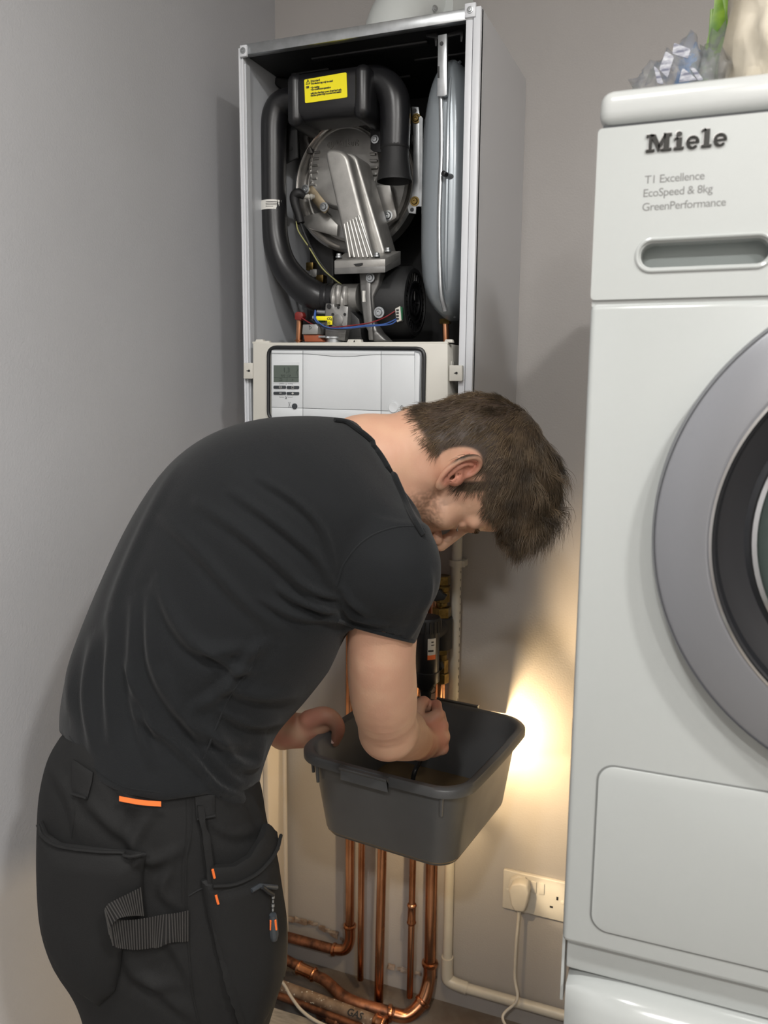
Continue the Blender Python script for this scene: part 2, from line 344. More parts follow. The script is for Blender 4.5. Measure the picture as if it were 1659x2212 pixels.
obj('air_pipe', ptube([(640, 217, .085, .0225), (618, 219, .085, .0228), (600, 233, .085, .0232), (591, 268, .085, .0235), (590, 330, .085, .0235), (591, 450, .085, .0235), (596, 520, .085, .0238), (613, 573, .085, .0245), (645, 614, .085, .0262), (682, 640, .085, .0262), (712, 648, .085, .0225)] and [(640, 217, .085), (618, 219, .085), (600, 233, .085), (591, 268, .085), (590, 330, .085), (591, 450, .085), (596, 520, .085), (613, 573, .085), (645, 614, .085), (682, 640, .085), (712, 648, .085)], [.0225, .0228, .0238, .0248, .0248, .0248, .0250, .0258, .0275, .0280, .022], 24, 6), M['black'], boiler, label='long black air pipe curving down the left side')
c = at(590, 447, .085)
g = lathe([(.0226, -.0085), (.0226, .0085)], c, (0, 0, 1), 24, cap=False, a0=0, a1=2*math.pi)
wl = []
lab = Geo()
for k in range(13):
    a_ = math.radians(-150+k*10.5)
    for h in (-.0085, .0085): lab.v.append((c[0]+.0254*math.cos(a_), c[1]+.0254*math.sin(a_), c[2]+h))
lab.f = [(2*k, 2*k+2, 2*k+3, 2*k+1) for k in range(12)]
wlb = obj('pipe_label', lab, M['wlabel'], boiler, label='small white printed label on the black air pipe')
g = Geo()
for k, (l0, l1) in enumerate(((.2, 1), (.2, .8), (.2, .9), (.2, .55))):
    z = c[2]+.0045-.0028*k
    P = [(c[0]+.0257*math.cos(a_), c[1]+.0257*math.sin(a_), z) for a_ in np.radians(np.linspace(-95+l0*10, -95+l1*62, 8))]
    g.add(tube(P, .0004, 5))
obj('label_print', g, M['ink'], wlb, flat=True)
# right hand elbow with a flared open mouth
E_ = [(785, 178, .085), (815, 176, .085), (838, 190, .085), (851, 215, .085), (854, 255, .085), (853, 318, .085)]
obj('air_elbow', ptube(E_, [.0260, .0262, .0268, .0275, .0272, .0262], 28, 7), M['black'], boiler, label='black elbow pipe with a flared open mouth')
ct = at(853, 316, .085); cb = at(854, 392, .085); L_ = ct[2]-cb[2]
obj('pipe_mouth', lathe([(.0232, 0), (.0262, 0), (.0262, .004), (.0248, .006), (.0250, .02), (.0305, L_*.9), (.0318, L_*.96), (.0318, L_), (.0300, L_), (.0285, L_*.9), (.022, .03), (.0, .028)], ct, (0, 0, -1), 40, cap=False), M['black_matt'], boiler, label='flared open mouth of the black elbow')
br = obj('pipe_bracket', pp([(800, 222), (826, 218), (826, 330), (806, 327), (800, 322)], .118, .123, .001), M['black_matt'], boiler, label='black bracket with one screw')
obj('screw', screw_geo(at(810, 301, .117), .0052), M['zinc'], br)
br = obj('pipe_bracket', pp([(614, 265), (642, 262), (643, 340), (616, 354)], .122, .127, .001), M['black_matt'], boiler, label='black bracket beside the left air pipe')
obj('screw_hole', disc(at(629, 321, .1215), .0035, .0006), M['blackin'], br)

# burner door
HC = at(766, 398, .17)
hx = obj('heat_exchanger', lathe([(.0, .0), (.128, 0), (.128, .030), (.1235, .0345), (.118, .030), (.112, .018), (.104, .012), (.0, .012)], (HC[0], .200, HC[2]), (0, -1, 0), 72, cap=False), M['steel'], boiler, label='round stainless steel heat exchanger rim')
door = obj('burner_door', lathe([(0, 0), (.106, 0), (.106, .010), (.101, .015), (.0, .015)], (HC[0], .190, HC[2]), (0, -1, 0), 72, cap=False)
           + pp(rquad([(640, 270), (800, 262), (800, 340), (650, 352)], 8), .176, .19, .003), M['alu_dark'], boiler, label='cast aluminium burner door')
DC = at(745, 362, .17)
obj('door_boss', lathe([(0, 0), (.079, 0), (.077, .006), (.073, .009), (.071, .0075), (0, .0075)], (DC[0], .176, DC[2]), (0, -1, 0), 64, cap=False), M['alu'], door, label='raised round boss on the burner door')
obj('door_lug', pp(rquad([(805, 400), (842, 395), (858, 470), (828, 487)], 8), .160, .176, .003)+pp([(790, 455), (840, 425), (850, 470), (828, 486), (802, 480)], .162, .178, .003), M['alu'], door, label='right mounting lug')
obj('door_lug', pp([(646, 470), (700, 455), (730, 485), (728, 510), (660, 492)], .164, .178, .003), M['alu'], door, label='lower left mounting lug')
obj('door_lug', pp([(655, 272), (672, 268), (664, 300), (676, 330), (662, 332), (652, 300)], .166, .178, .003), M['alu_dark'], door, label='upper left rib')
obj('screw', screw_geo(at(838, 466, .160), .0068), M['zinc'], door)
for k in range(6):
    y = 328+k*14.2; x = 682-2.0*k*(1 if k < 3 else .9)
    a = at(x-3, y+1, .167); b = at(x+9, y, .167); obj('door_rib', tube([a, b], .0022, 8), M['alu'], door)
    if k == 0: pass
for k in range(6):
    y = 329+k*14.4; w_ = [12, 16, 17, 15, 12, 6][k]
    obj('door_rib', pp(rect(798, y, 798+w_, y+6, 2), .163, .172, .0008), M['alu'], door)
pts = [at(683+0*k, 0, 0) for k in range(0)]
th = np.radians(np.linspace(158, 206, 9))
for k, a_ in enumerate(th):
    p = np.array([DC[0]+.073*math.cos(a_), .166, DC[2]+.073*math.sin(a_)]); q = np.array([DC[0]+.073*math.cos(a_+.055), .166, DC[2]+.073*math.sin(a_+.055)])
    obj('boss_tooth', tube([p, q], .0024, 6), M['alu'], door)
em = text_geo('Vaillant', .0185, at(725, 319, .1675), RX, UZ, .0022, bold=.0004, spacing=.9)
ec = at(714, 313, .1675)
em.add(lathe([(.0062, -.001), (.0070, -.001), (.0070, .001), (.0062, .001), (.0062, -.001)], ec, (0, -1, 0), 24, cap=False)).add(tube([ec+np.array([-.002, 0, -.004]), ec+np.array([-.002, 0, .001]), ec+np.array([-.003, 0, .005])], .0008, 6)).add(tube([ec+np.array([.002, 0, -.004]), ec+np.array([.002, 0, .001]), ec+np.array([.001, 0, .0055])], .0008, 6))
obj('embossed_logo', em, M['alu'], door, label='embossed maker name with a small round hare emblem')

# gas/air duct casting with cooling fins
duct = obj('mixing_duct', pp(rquad([(698, 319), (748, 324), (808, 561), (752, 561)], 23.5, 10), .048, .115, .013, 5), M['alu'], boiler, label='cast aluminium mixing duct, front lobe with cooling fins')
obj('duct_rear_lobe', pp(rquad([(736, 327), (768, 331), (834, 552), (782, 560)], 15, 8), .082, .150, .010, 4), M['alu'], duct, label='rear lobe of the duct')
for k in range(6):
    x1 = 756+k*9.6; x0 = 744+6.1*k; y0 = [484, 480, 477, 474, 470, 466][k]
    obj('cooling_fin', tube([at(x0, y0, .0478), at(x1, 556, .0478)], .0024, 8), M['alu'], duct)
obj('duct_sticker', pp(rquad([(793, 480), (806, 477), (824, 532), (815, 535)], 2), .0835, .0848), M['wlabel'], duct, label='narrow pale sticker with a barcode')
def slab(q, th, b=.0012): return prism([at(*p) for p in q], (0, 0, -th), b)
q = [(722, 563, .035), (832, 559, .035), (866, 542, .10), (745, 546, .10)]
fg = obj('duct_flange', slab(q, .0135), M['alu'], duct, label='bolted flange under the duct')
q2 = [(x, y+15, Y) for x, y, Y in q]; obj('gasket_plate', slab(q2, .012), M['alu_dark'], fg)
for x, y, Y in ((732, 556, .045), (814, 554, .045), (838, 543, .08)): obj('bolt', lathe([(.0062, -.001), (.0062, .002), (.0046, .003), (.0046, .006), (.003, .007)], at(x, y, Y), (0, 0, 1), 14), M['zinc'], fg)
obj('flange_clip', pp([(763, 570), (783, 568), (783, 572), (775, 575), (768, 575)], .033, .04), M['blackin'], fg)
arm = obj('fan_casting', pp([(775, 588), (822, 586), (818, 615), (806, 640), (806, 690), (814, 715), (836, 737), (806, 738), (785, 700), (779, 650)], .062, .10, .004, 3)+pp([(790, 592), (800, 592), (800, 640), (806, 735), (796, 735), (788, 640)], .055, .07, .002), M['alu_dark'], boiler, label='curved fan casting')
obj('cast_label', pp(rect(783, 628, 794, 652, 1), .0608, .0625), M['wlabel'], arm, label='faded label on the casting')
obj('bolt', screw_geo(at(800, 600, .054), .0058), M['zinc'], arm); obj('bolt', screw_geo(at(819, 675, .060), .007), M['zinc'], arm)
FC = at(903, 655, .150); fr = .0665; x0 = at(818, 655, .11)[0]
fan = obj('fan_motor', lathe([(.03, -.01), (fr-.006, -.004), (fr, 0), (fr, FC[0]-x0-.008), (fr-.005, FC[0]-x0), (fr-.012, FC[0]-x0+.001), (fr-.014, FC[0]-x0-.004), (0, FC[0]-x0-.004)], (x0, .135, FC[2]), (1, 0, 0), 64, cap=False), M['black_matt'], boiler, label='black drum shaped fan motor with a grille end')
ex = FC[0]
for r_ in (.022, .036): obj('grille_ring', ring((ex-.004, .135, FC[2]), r_, r_+.003, .005, (1, 0, 0)), M['black'], fan)
for k in range(28):
    a_ = 2*math.pi*k/28; d = np.array([0, math.cos(a_), math.sin(a_)]); C0 = np.array([ex-.002, .135, FC[2]])
    obj('grille_vane', tube([C0+d*.038, C0+d*.053], .0012, 5), M['black'], fan)
for k in range(8):
    a_ = 2*math.pi*k/8; d = np.array([0, math.cos(a_), math.sin(a_)]); obj('grille_spoke', tube([C0+d*.004, C0+d*.022], .0016, 5), M['black'], fan)
# intake end: black sleeve, rings, cast ports on the X axis
xs = at(700, 645, .085); xe = at(778, 640, .085); cy = .088
g1 = obj('intake_sleeve', lathe([(.0265, 0), (.028, .002), (.028, .010), (.0265, .012), (.0265, .014), (.028, .015), (.028, .022), (.026, .024)], (xs[0], cy, xs[2]), (1, 0, 0), 32), M['black'], boiler, label='black ribbed sleeve where the air pipe ends')
g2 = obj('venturi', lathe([(.026, .024), (.027, .026), (.027, .031), (.025, .032), (.025, .038), (.0255, .039), (.0255, xe[0]-xs[0])], (xs[0], cy, xs[2]), (1, 0, 0), 32), M['alu'], boiler, label='cast venturi with raised ports')
for dx, r_, dz in ((.030, .005, -.004), (.040, .006, .004), (.048, .0045, -.008), (.053, .005, .002)):
    obj('port', tube([(xs[0]+dx, cy-.022, xs[2]+dz+.014), (xs[0]+dx+.001, cy-.028, xs[2]+dz), (xs[0]+dx, cy-.024, xs[2]+dz-.016)], r_, 10, k=3), M['alu'], g2)
# gas valve
gv = obj('gas_valve', pp([(702, 668), (703, 655), (722, 656), (722, 663), (741, 660), (752, 662), (750, 700), (744, 737), (702, 730)], .045, .095, .002), M['alu_dark'], boiler, label='grey gas valve block with a yellow CO2 tag')
obj('valve_side', pp([(751, 665), (776, 690), (782, 735), (746, 738)], .06, .11, .002), M['blackin'], gv, label='black valve body side')
obj('valve_face', lathe([(.0105, 0), (.0105, .0015), (.0095, .002), (0, .002)], at(730, 692, .045), (0, -1, 0), 30, cap=False), M['alu_dark'], gv)
for x, y in ((719, 679), (745, 679), (714, 704), (739, 706), (711, 662), (731, 664)): obj('valve_screw', disc(at(x, y, .0445), .0026 if y != 662 else .0045, .0012, n=12), M['blackin'], gv)
for x, y, r_ in ((689, 674, .0042), (696, 698, .0036)): obj('test_nipple', tube([at(x-3, y, .05), at(704, y+1, .05)], r_, 10), M['zinc'], gv)
obj('cap', tube([at(676, 686, .045), at(684, 686, .045)], .0036, 10), M['zinc'], gv); obj('green_clip', pp(rect(689, 690, 697, 701), .047, .055), M['green'], gv)
yt = obj('yellow_tag', pp([(683, 683), (717.5, 683), (717.5, 701.5), (707, 701.5), (707, 692.5), (683, 692)], .038, .0395, .0003), M['yellow'], gv, label='yellow CO2 tag')
tg = text_geo('CO', .0062, at(706.5, 691, .0378), RX, UZ, .0004, bold=.0002, spacing=.85); tg.add(text_geo('2', .004, at(714.5, 692, .0378), RX, UZ, .0004, bold=.0002)).add(ring(at(711.5, 697, .0378), .0012, .0018, .0004)).add(text_geo('(  )', .0045, at(707.5, 699, .0378), RX, UZ, .0004, bold=.0001))
obj('tag_print', tg, M['ink'], yt, flat=True)
gb = obj('ignition_box', pp([(654, 701), (682, 700), (687, 706), (686, 722), (652, 722)], .03, .08, .0012), M['greybox'], boiler, label='small grey ignition box with an orange coil below')
obj('warning_mark', tube([at(668, 703, .0296), at(673, 708, .0296), at(669, 712, .0296), at(668, 703, .0296)], .0005, 5), M['ink'], gb)
obj('coil_base', pp([(655, 723), (688, 723), (698, 738), (658, 738)], .034, .08, .001), newmat('orange_coil', s(150, 78, 48), .5), gb, label='orange coil base')
obj('coil_bracket', pp([(688, 725), (702, 725), (703, 729), (688, 729)], .03, .04), M['zinc'], gb)
obj('valve_collar', lathe([(.018, 0), (.018, .010), (.022, .011), (.022, .014)], at(722, 745, .06), (0, 0, 1), 28), M['zinc'], gv)
obj('red_sensor', pp([(636, 676), (641, 673), (652, 674), (655, 682), (650, 692), (636, 691)], .06, .075, .002), M['red'], boiler, label='dark red sensor clip on the left copper pipe')
rp = obj('internal_pipe', tube([at(648, 690, .085), at(646, 742, .085)], .0065, 16), M['copper'], boiler, label='short copper pipe at the lower left inside the boiler')
obj('pipe_collar', lathe([(.0065, 0), (.011, .0005), (.011, .002), (.0065, .003)], at(648, 737, .085), (0, 0, 1), 24), M['copper'], rp)
rp = obj('internal_pipe', tube([at(962, 690, .10), at(964, 745, .10)], .0062, 16), M['copper'], boiler, label='short copper pipe under the expansion vessel')
obj('nut', lathe([(.0105, 0), (.0105, .009)], at(962, 700, .10), (0, 0, 1), 6), M['brass'], rp)
# wires and connector
obj('wire', ptube([(651, 686, .06), (670, 698, .05), (690, 705, .04), (720, 707, .035), (760, 703, .033), (800, 697, .04), (830, 686, .06), (855, 671, .073)], .0011, 7), M['wire_red'], boiler, label='thin red wire')
obj('wire', ptube([(681, 670, .045), (680, 690, .038), (700, 708, .032), (730, 711, .030), (780, 706, .032), (820, 703, .045), (845, 700, .06), (858, 691, .073)], .0012, 7), M['wire_blue'], boiler, label='thin blue wire')
obj('wire', ptube([(682, 672, .044), (683, 690, .036), (704, 706, .031), (735, 709, .029), (790, 703, .033), (830, 700, .05), (858, 688, .073)], .0011, 7), M['wire_blue'], boiler, label='second thin blue wire')
obj('wire', ptube([(672, 690, .046), (684, 698, .036), (706, 709, .029), (745, 712, .028), (790, 707, .031)], .0011, 7), M['blackin'], boiler, label='thin black wire')
cn = obj('connector', pp([(853, 667), (864, 661), (867, 692), (857, 696)], .069, .079, .0008), M['cream'], boiler, label='white multi-pin connector')
for k in range(4): obj('pin_slot', pp(rect(856, 668+k*6.3, 861, 671.5+k*6.3), .0675, .0695), M['blackin'], cn)
obj('connector_clip', pp([(865, 662), (869, 664), (869, 690), (866, 692)], .070, .079), M['green'], cn)
obj('socket_opening', pp([(850, 658), (871, 656), (871, 694), (855, 698)], .0735, .079), M['blackin'], fan)
# electrodes
el = obj('ignition_electrode', pp(rquad([(655, 412), (673, 398), (712, 448), (700, 464)], 8, 6), .142, .146, .0008), newmat('bronze_plate', s(170, 155, 130), .35, metal=.9, var=.3, vscale=60), boiler, label='bronze electrode plate with two screws')
obj('screw', screw_geo(at(660, 409, .1415), .006), M['zinc'], el); obj('screw', screw_geo(at(700, 447, .1415), .006), M['zinc'], el)
obj('insulator', lathe([(.004, 0), (.004, .004), (.0055, .005), (.0055, .007), (.004, .008), (.004, .012), (.0055, .013), (.004, .015), (.004, .028)], at(678, 425, .143), tuple(at(640, 425, .11)-at(678, 425, .143)), 16), M['cream'], el)
obj('electrode_cap', ptube([(658, 425, .105), (646, 418, .10), (637, 424, .10), (638, 440, .10), (645, 462, .10), (650, 482, .10)], [.006, .0095, .010, .009, .0080, .0076], 16, 5), M['black_matt'], el, label='black rubber electrode cap')
obj('wire', ptube([(648, 478, .10), (660, 510, .10), (680, 550, .10), (705, 585, .10), (730, 612, .10), (748, 632, .10)], .0026, 9), M['black_matt'], boiler, label='thick black ignition lead')
obj('wire', ptube([(640, 478, .098), (645, 500, .096), (668, 535, .096), (695, 578, .096), (722, 603, .096), (742, 618, .096)], .0013, 7), M['wire_yg'], boiler, label='yellow and green earth wire')
obj('cable_clip', lathe([(.0045, -.002), (.0045, .002)], at(669, 532, .098), (1, 0, .6), 12), M['blackin'], boiler)
for i, (x, y) in enumerate(((668, 575), (676, 590), (690, 602), (663, 600))): obj('internal_fitting', box(*(lambda p: (p[0]-.008, p[0]+.008, p[1], p[1]+.02, p[2]-.008, p[2]+.008))(at(x, y, .155)), .002), M['alu_dark'] if i % 2 else M['brass'], boiler)
# galvanised bracket
bk = obj('mounting_bracket', pp([(889, 230), (904, 231), (906, 248), (911, 252), (910, 445), (899, 447), (898, 462), (883, 460), (880, 448), (888, 430), (892, 390), (893, 300)], .115, .119, .0008), M['zinc'], boiler, label='galvanised bracket with two gold screws')
obj('bracket_lip', pp([(905, 252), (913, 254), (912, 446), (906, 446)], .112, .13), M['zinc'], bk)
for x, y in ((899, 256), (896, 435)): obj('screw', screw_geo(at(x, y, .1145), .006), M['brass'], bk)
for x, y in ((896, 239), (890, 453)): obj('bolt_hole', disc(at(x, y, .1146), .0036, .0004, n=16), M['blackin'], bk)
obj('slot', pp(rect(889, 292, 895, 305), .1144, .1152), M['blackin'], bk)
# expansion vessel: tall flat grey tank on edge
def tank():
    zt = at(972, 116, .06)[2]; zb = at(975, 690, .05)[2]; n = 40; m = 40; v = []; f = []
    H = zt-zb; yc = .150; hy = .128
    for i in range(n+1):
        t = -1+2*i/n; z = (zt+zb)/2+H/2*math.copysign(abs(math.sin(t*math.pi/2))**.85, t)
        u = abs(math.sin(t*math.pi/2)); e = max(0, 1-u**6)**.5; e2 = max(0, 1-u**(2.2 if t > 0 else 4))**.6
        for j in range(m):
            a_ = 2*math.pi*j/m; cs, sn = math.cos(a_), math.sin(a_)
            th_ = .055*(.30+.70*e2) if t > 0 else .055*(.45+.55*e2)
            v.append((TKX+th_*math.copysign(abs(cs)**.62, cs)*e, yc+hy*math.copysign(abs(sn)**.75, sn)*(.35+.65*e), z))
    for i in range(n):
        for j in range(m): f.append((i*m+j, i*m+(j+1) % m, (i+1)*m+(j+1) % m, (i+1)*m+j))
    f += [tuple(range(m-1, -1, -1)), tuple(range(n*m, n*m+m))]
    return Geo(v, f), zt, zb
TKX = .371
tg_, zt, zb = tank()
tk = obj('expansion_vessel', tg_, M['vessel'], boiler, label='tall grey painted expansion vessel', ang=60)
ps = [(TKX+.010, .0225+.06*abs(t)**8, (zt+zb)/2+(zt-zb)/2*.965*t) for t in np.linspace(-1, 1, 30)]
obj('seam_bead', tube(ps, .0035, 8), M['vessel'], tk)
vc = at(971, 381, .022)
vv = obj('valve_stem', lathe([(.008, -.006), (.0065, 0), (.0045, .004), (.0045, .012), (.003, .013), (.003, .017)], (vc[0], .026, vc[2]), (-.35, -1, .1), 16), M['zinc'], tk)
obj('valve_cap', lathe([(.0042, 0), (.0044, .009), (.0028, .010)], (vc[0]-.003, .014, vc[2]+.001), (-.35, -1, .1), 16), M['black'], vv)
tr = obj('tank_strap', pp([(946, 76), (965, 72), (965, 205), (961, 208), (944, 208)], .012, .020, .0008), M['zinc'], boiler, label='steel hanging strap in front of the grey tank')
obj('strap_hole', disc(at(954, 94, .0118), .0032, .0004, n=16), M['blackin'], tr)
obj('strap_slot', pp(rect(945, 143, 949, 168), .0112, .0125), M['blackin'], tr)
obj('strap_hook', pp([(920, 74), (944, 70), (946, 76), (968, 72), (998, 62), (1001, 70), (998, 90), (994, 90), (994, 74), (968, 80), (944, 84), (943, 100), (940, 100), (938, 82), (921, 80)], .035, .04, .0008), M['blackin'], tr)
rod = obj('tank_rod', tube([at(953, 206, .022), at(954, 330, .022), at(949, 480, .022), at(952, 620, .022), at(962, 672, .03)], .0042, 12, k=6), M['zinc'], boiler, label='steel rod running down the front of the tank')
# flue
fc = at(842, 40, .17); fx, fy = fc[0], .19
fl_ = empty('flue_elbow', (fx, fy, BZ1), 'white plastic flue elbow on top of the boiler', 'flue')
obj('flue_body', tube([(fx, fy, BZ1), (fx, fy, BZ1+.02), (fx, fy, BZ1+.05), (fx+.010, fy+.012, BZ1+.09), (fx+.03, fy+.05, BZ1+.125), (fx+.05, fy+.09, BZ1+.14)], [.062, .060, .057, .055, .053, .053], 36, k=5), M['flue'], fl_)
cx_ = fx+.075
obj('flue_collar', tube([(fx+.035, fy+.06, BZ1+.115), (fx+.055, WB, BZ1+.125)], [.068, .068], 36), M['flue'], fl_, label='wide white collar on the wall side')
for k in range(3): obj('bolt', screw_geo((fx+.062+.006*k, fy+.02, BZ1+.052+.024*k), .004, (.7, -.7, 0)), M['zinc'], fl_)

# control box
YB = -.015
cbx = obj('control_box', pp([(546, 741), (967, 742), (968, 1025), (546, 1018)], YB, .10, .002), M['cream'], boiler, label='cream control box hinged at the bottom front')
obj('box_rim', pp([(545, 738), (580, 736), (582, 740), (640, 740), (966, 738), (968, 743), (545, 743)], YB+.001, YB+.01, .0006), M['cream'], cbx)
for x in (553, 752, 765, 962): obj('rim_clip', pp([(x, 733), (x+14, 733), (x+16, 740), (x-3, 740)], YB+.002, YB+.012, .0006), M['cream'], cbx)
P0 = [(583, 756), (911, 758), (909, 909), (585, 902)]
gs = [at(x, y, YB-.0035) for x, y in rquad([(580, 750), (917, 753), (914, 913), (580, 906)], 18, 5)]
obj('gasket', tube(gs, .0034, 8, closed=True), M['gasket'], cbx, label='black rubber gasket around the control panel')
YP = YB-.006
bk_ = obj('panel_base', pp(rquad([(585, 755), (911, 757), (908, 909), (586, 902)], 8), YP+.002, YB, .0005), newmat('panel_gap', s(120, 123, 126), .5), cbx, label='grey base under the panel plates')
def ly(x, y0, y1): t = (x-586)/(908-586); return y0+(y1-y0)*t
def piece(xa, xb, ya, yb, rc=None, name='panel_plate', wave_t=False, wave_b=False):
    n = 13; top = []; bot = []
    for i in range(n):
        t = i/(n-1); x = xa+(xb-xa)*t; wv = 5.2*math.sin(math.pi*t)**2
        top.append((x, ly(x, *ya)+(wv if wave_t else 0))); bot.append((x, ly(x, *yb)+(wv if wave_b else 0)))
    if not (wave_t or wave_b): top = [top[0], top[-1]]; bot = [bot[0], bot[-1]]
    poly = top+bot[::-1]
    if rc: poly = rquad([top[0], top[-1], bot[-1], bot[0]], rc, 4)
    return obj(name, pp(poly, YP, YP+.003, .0006), M['panel'], cbx)
T0, T1, T2, T3 = (757, 759.5), (764.5, 767.5), (880, 890.5), (902.5, 909)
for xa, xb, wv in ((586.5, 653.4, 0), (654.6, 822.4, 1), (823.6, 895, 0)):
    piece(xa, xb, T0, (T1[0]-.9, T1[1]-.9), wave_b=wv); piece(xa, xb, T1, (T2[0]-.9, T2[1]-.9), wave_t=wv); piece(xa, xb, T2, T3)
obj('panel_edge', pp([(896, 761), (905, 764), (907, 770), (904, 904), (900, 908), (894.5, 908)], YP+.001, YB, .0008), M['panel'], cbx, label='right side edge of the panel')
sc_ = obj('display_frame', pp(rect(589, 782, 647, 828, 1), YP-.0006, YP+.001), M['panel'], cbx)
lcd = obj('display_screen', pp(rect(591, 789, 645, 825.5, 0), YP-.0012, YP), M['lcd'], cbx, label='grey-green screen reading 1,3')
YT = YP-.0014
g = text_geo('1,3', .0125, at(611, 804.5, YT), RX, UZ, .0003, spacing=.95); g.add(text_geo('0,8 |—| 3,0', .0050, at(607, 813, YT), RX, UZ, .0003, spacing=.9))
g.add(tube([at(592, 815.5, YT), at(645, 815.5, YT)], .0003, 4)).add(tube([at(620, 816, YT), at(620, 825, YT)], .0003, 4)).add(prism([at(631, 818, YT), at(631, 823, YT), at(635, 820.5, YT)], (0, .0003, 0)))
g.add(tube([at(604, 818, YT), at(609, 818, YT), at(609, 822, YT), at(603, 822, YT)], .0004, 4)).add(tube([at(641, 790, YT), at(644, 796, YT), at(641, 803, YT), at(644, 815, YT)], .0004, 4))
obj('screen_digits', g, M['lcd_ink'], lcd, flat=True)
for xa, xb, ya, yb, tx in ((590.5, 617, 833, 839.5, 'm'), (619, 645.5, 833.5, 840, 'm'), (590.5, 617, 846, 852.5, '-'), (619, 645.5, 846.5, 853, '+')):
    bt = obj('button', pp(rect(xa, ya, xb, yb, 2), YP-.0022, YP, .0005), M['btn'], cbx)
    ym = (ya+yb)/2; xm = (xa+xb)/2+(2 if xa < 600 else 0)
    if tx == 'm': gg = tube([at(xm-2.5, ym-1.8, YP-.0023), at(xm+2.5, ym-1.8, YP-.0023), at(xm+2.5, ym+1.8, YP-.0023), at(xm-2.5, ym+1.8, YP-.0023)], .0003, 4, closed=True)
    else:
        gg = tube([at(xm-2.5, ym, YP-.0023), at(xm+2.5, ym, YP-.0023)], .0005, 4)
        if tx == '+': gg.add(tube([at(xm, ym-2.5, YP-.0023), at(xm, ym+2.5, YP-.0023)], .0005, 4))
    obj('button_mark', gg, M['wlabel'], bt, flat=True)
g = Geo()
for yy, d in ((829, 1), (858, -1)):
    g.add(tube([at(604, yy+2*d, YP-.0003), at(604, yy, YP-.0003), at(614, yy, YP-.0003)], .00022, 4)).add(tube([at(622, yy, YP-.0003), at(632, yy, YP-.0003), at(632, yy+2*d, YP-.0003)], .00022, 4))
g.add(tube([at(618, 827, YP-.0003), at(618, 832, YP-.0003)], .0003, 4)).add(tube([at(616, 855, YP-.0003), at(618, 859, YP-.0003), at(616, 862, YP-.0003)], .0004, 4)).add(tube([at(620, 856, YP-.0003), at(618, 862, YP-.0003)], .0004, 4))
g.add(tube([at(623, 869, YP-.0003), at(627.5, 869, YP-.0003), at(624.5, 874, YP-.0003), at(627.5, 880, YP-.0003), at(623, 880, YP-.0003), at(625.5, 874, YP-.0003)], .0003, 4, closed=True))
pc = at(868, 880, YP-.0003); g.add(lathe([(.0025, 0), (.0030, 0), (.0030, .0003), (.0025, .0003), (.0025, 0)], pc, (0, -1, 0), 20, cap=False)).add(tube([pc, pc+np.array([0, 0, .004])], .0003, 4))
obj('panel_marks', g, M['ink'], cbx, flat=True)
obj('reset_button', lathe([(.0052, 0), (.0052, .002), (.0045, .003), (0, .0033)], at(637, 877.5, YP), (0, -1, 0), 24, cap=False), M['btn'], cbx, label='small dark grey round button')
obj('power_button', lathe([(.0105, -.001), (.0105, .0006), (.0098, .0006), (.0096, -.0002), (.0092, .001), (.0085, .0018), (.004, .0012), (0, .001)], at(850, 880, YP), (0, -1, 0), 32, cap=False), M['panel'], cbx, label='large white round power button')
for (x, y), lb, ww in (((536, 801), 'left', 10), ((984, 806), 'right', 14)):
    hb = obj('hinge_clip', pp(rect(x-ww, y-17, x+ww, y+17, 2), YB+.002, YB+.012, .001), M['cream'], cbx, label=lb+' cream hinge clip')
    obj('clip_slot', disc(at(x+2, y, YB+.0018), .0022, .0004, n=12)+tube([at(x-3, y, YB+.0016), at(x+2, y, YB+.0016)], .0007, 5), M['blackin'], hb)
obj('side_latch', box(*(lambda p: (p[0], p[0]+.004, p[1], p[1]+.03, p[2]-.011, p[2]+.011))(at(968, 762, YB+.02)), .001)+box(*(lambda p: (p[0], p[0]+.006, p[1], p[1]+.022, p[2]-.02, p[2]+.02))(at(968, 806, YB+.02)), .001), M['cream'], cbx, label='latches on the right side of the box')
# ------------------------------------------------------------ copper pipework
PIPES = {}
def pipe_thing(name, label, cat, paths, group=None): pass
def coupling(c, axis, r, L, mat, parent, name='coupling'):
    A = np.array(axis, float); A /= np.linalg.norm(A); c = np.asarray(c, float)-A*L/2
    return obj(name, lathe([(r*1.02, 0), (r*1.16, .001), (r*1.34, .004), (r*1.36, .006), (r*1.16, .009), (r*1.14, L/2), (r*1.16, L-.009), (r*1.36, L-.006), (r*1.34, L-.004), (r*1.16, L-.001), (r*1.02, L)], c, A, 24, cap=False), mat, parent)
Zt = BZ0-.004
p1x, p2x, p3x, p4x, p5x, PY = .081, .118, .177, .2475, .287, .308
def pthing(x, y, z, label):
    return empty('copper_pipe', (x, y, z), label, 'pipe', 'copper pipes below the boiler')
p1 = pthing(p1x, PY, .03, 'leftmost vertical copper pipe below the boiler, ending in an elbow turning left')
obj('pipe_run', tube([(p1x, PY, Zt), (p1x, PY, .075)], .0108, 20), M['copper'], p1)
obj('elbow', tube([(p1x, PY, .10), (p1x, PY, .06), (p1x-.012, PY-.002, .034), (p1x-.042, PY-.004, .026)], [.0128, .0128, .0132, .0128], 20, k=5), M['copper'], p1)
for c, ax in (((p1x, PY, .098), (0, 0, 1)), ((p1x-.04, PY-.004, .0265), (1, 0, 0))): obj('elbow_bead', lathe([(.012, -.005), (.0155, -.003), (.016, 0), (.0155, .003), (.012, .005)], c, ax, 22, cap=False), M['copper'], p1)
obj('floor_run', tube([(p1x-.04, PY-.004, .0265), (WL+.0, PY-.01, .030)], .0120, 18), M['copper_old'], p1, label='weathered paint-spattered run along the wall')
p2 = pthing(p2x, PY, -.02, 'thin second vertical copper pipe from the left, plain and straight to the floor')
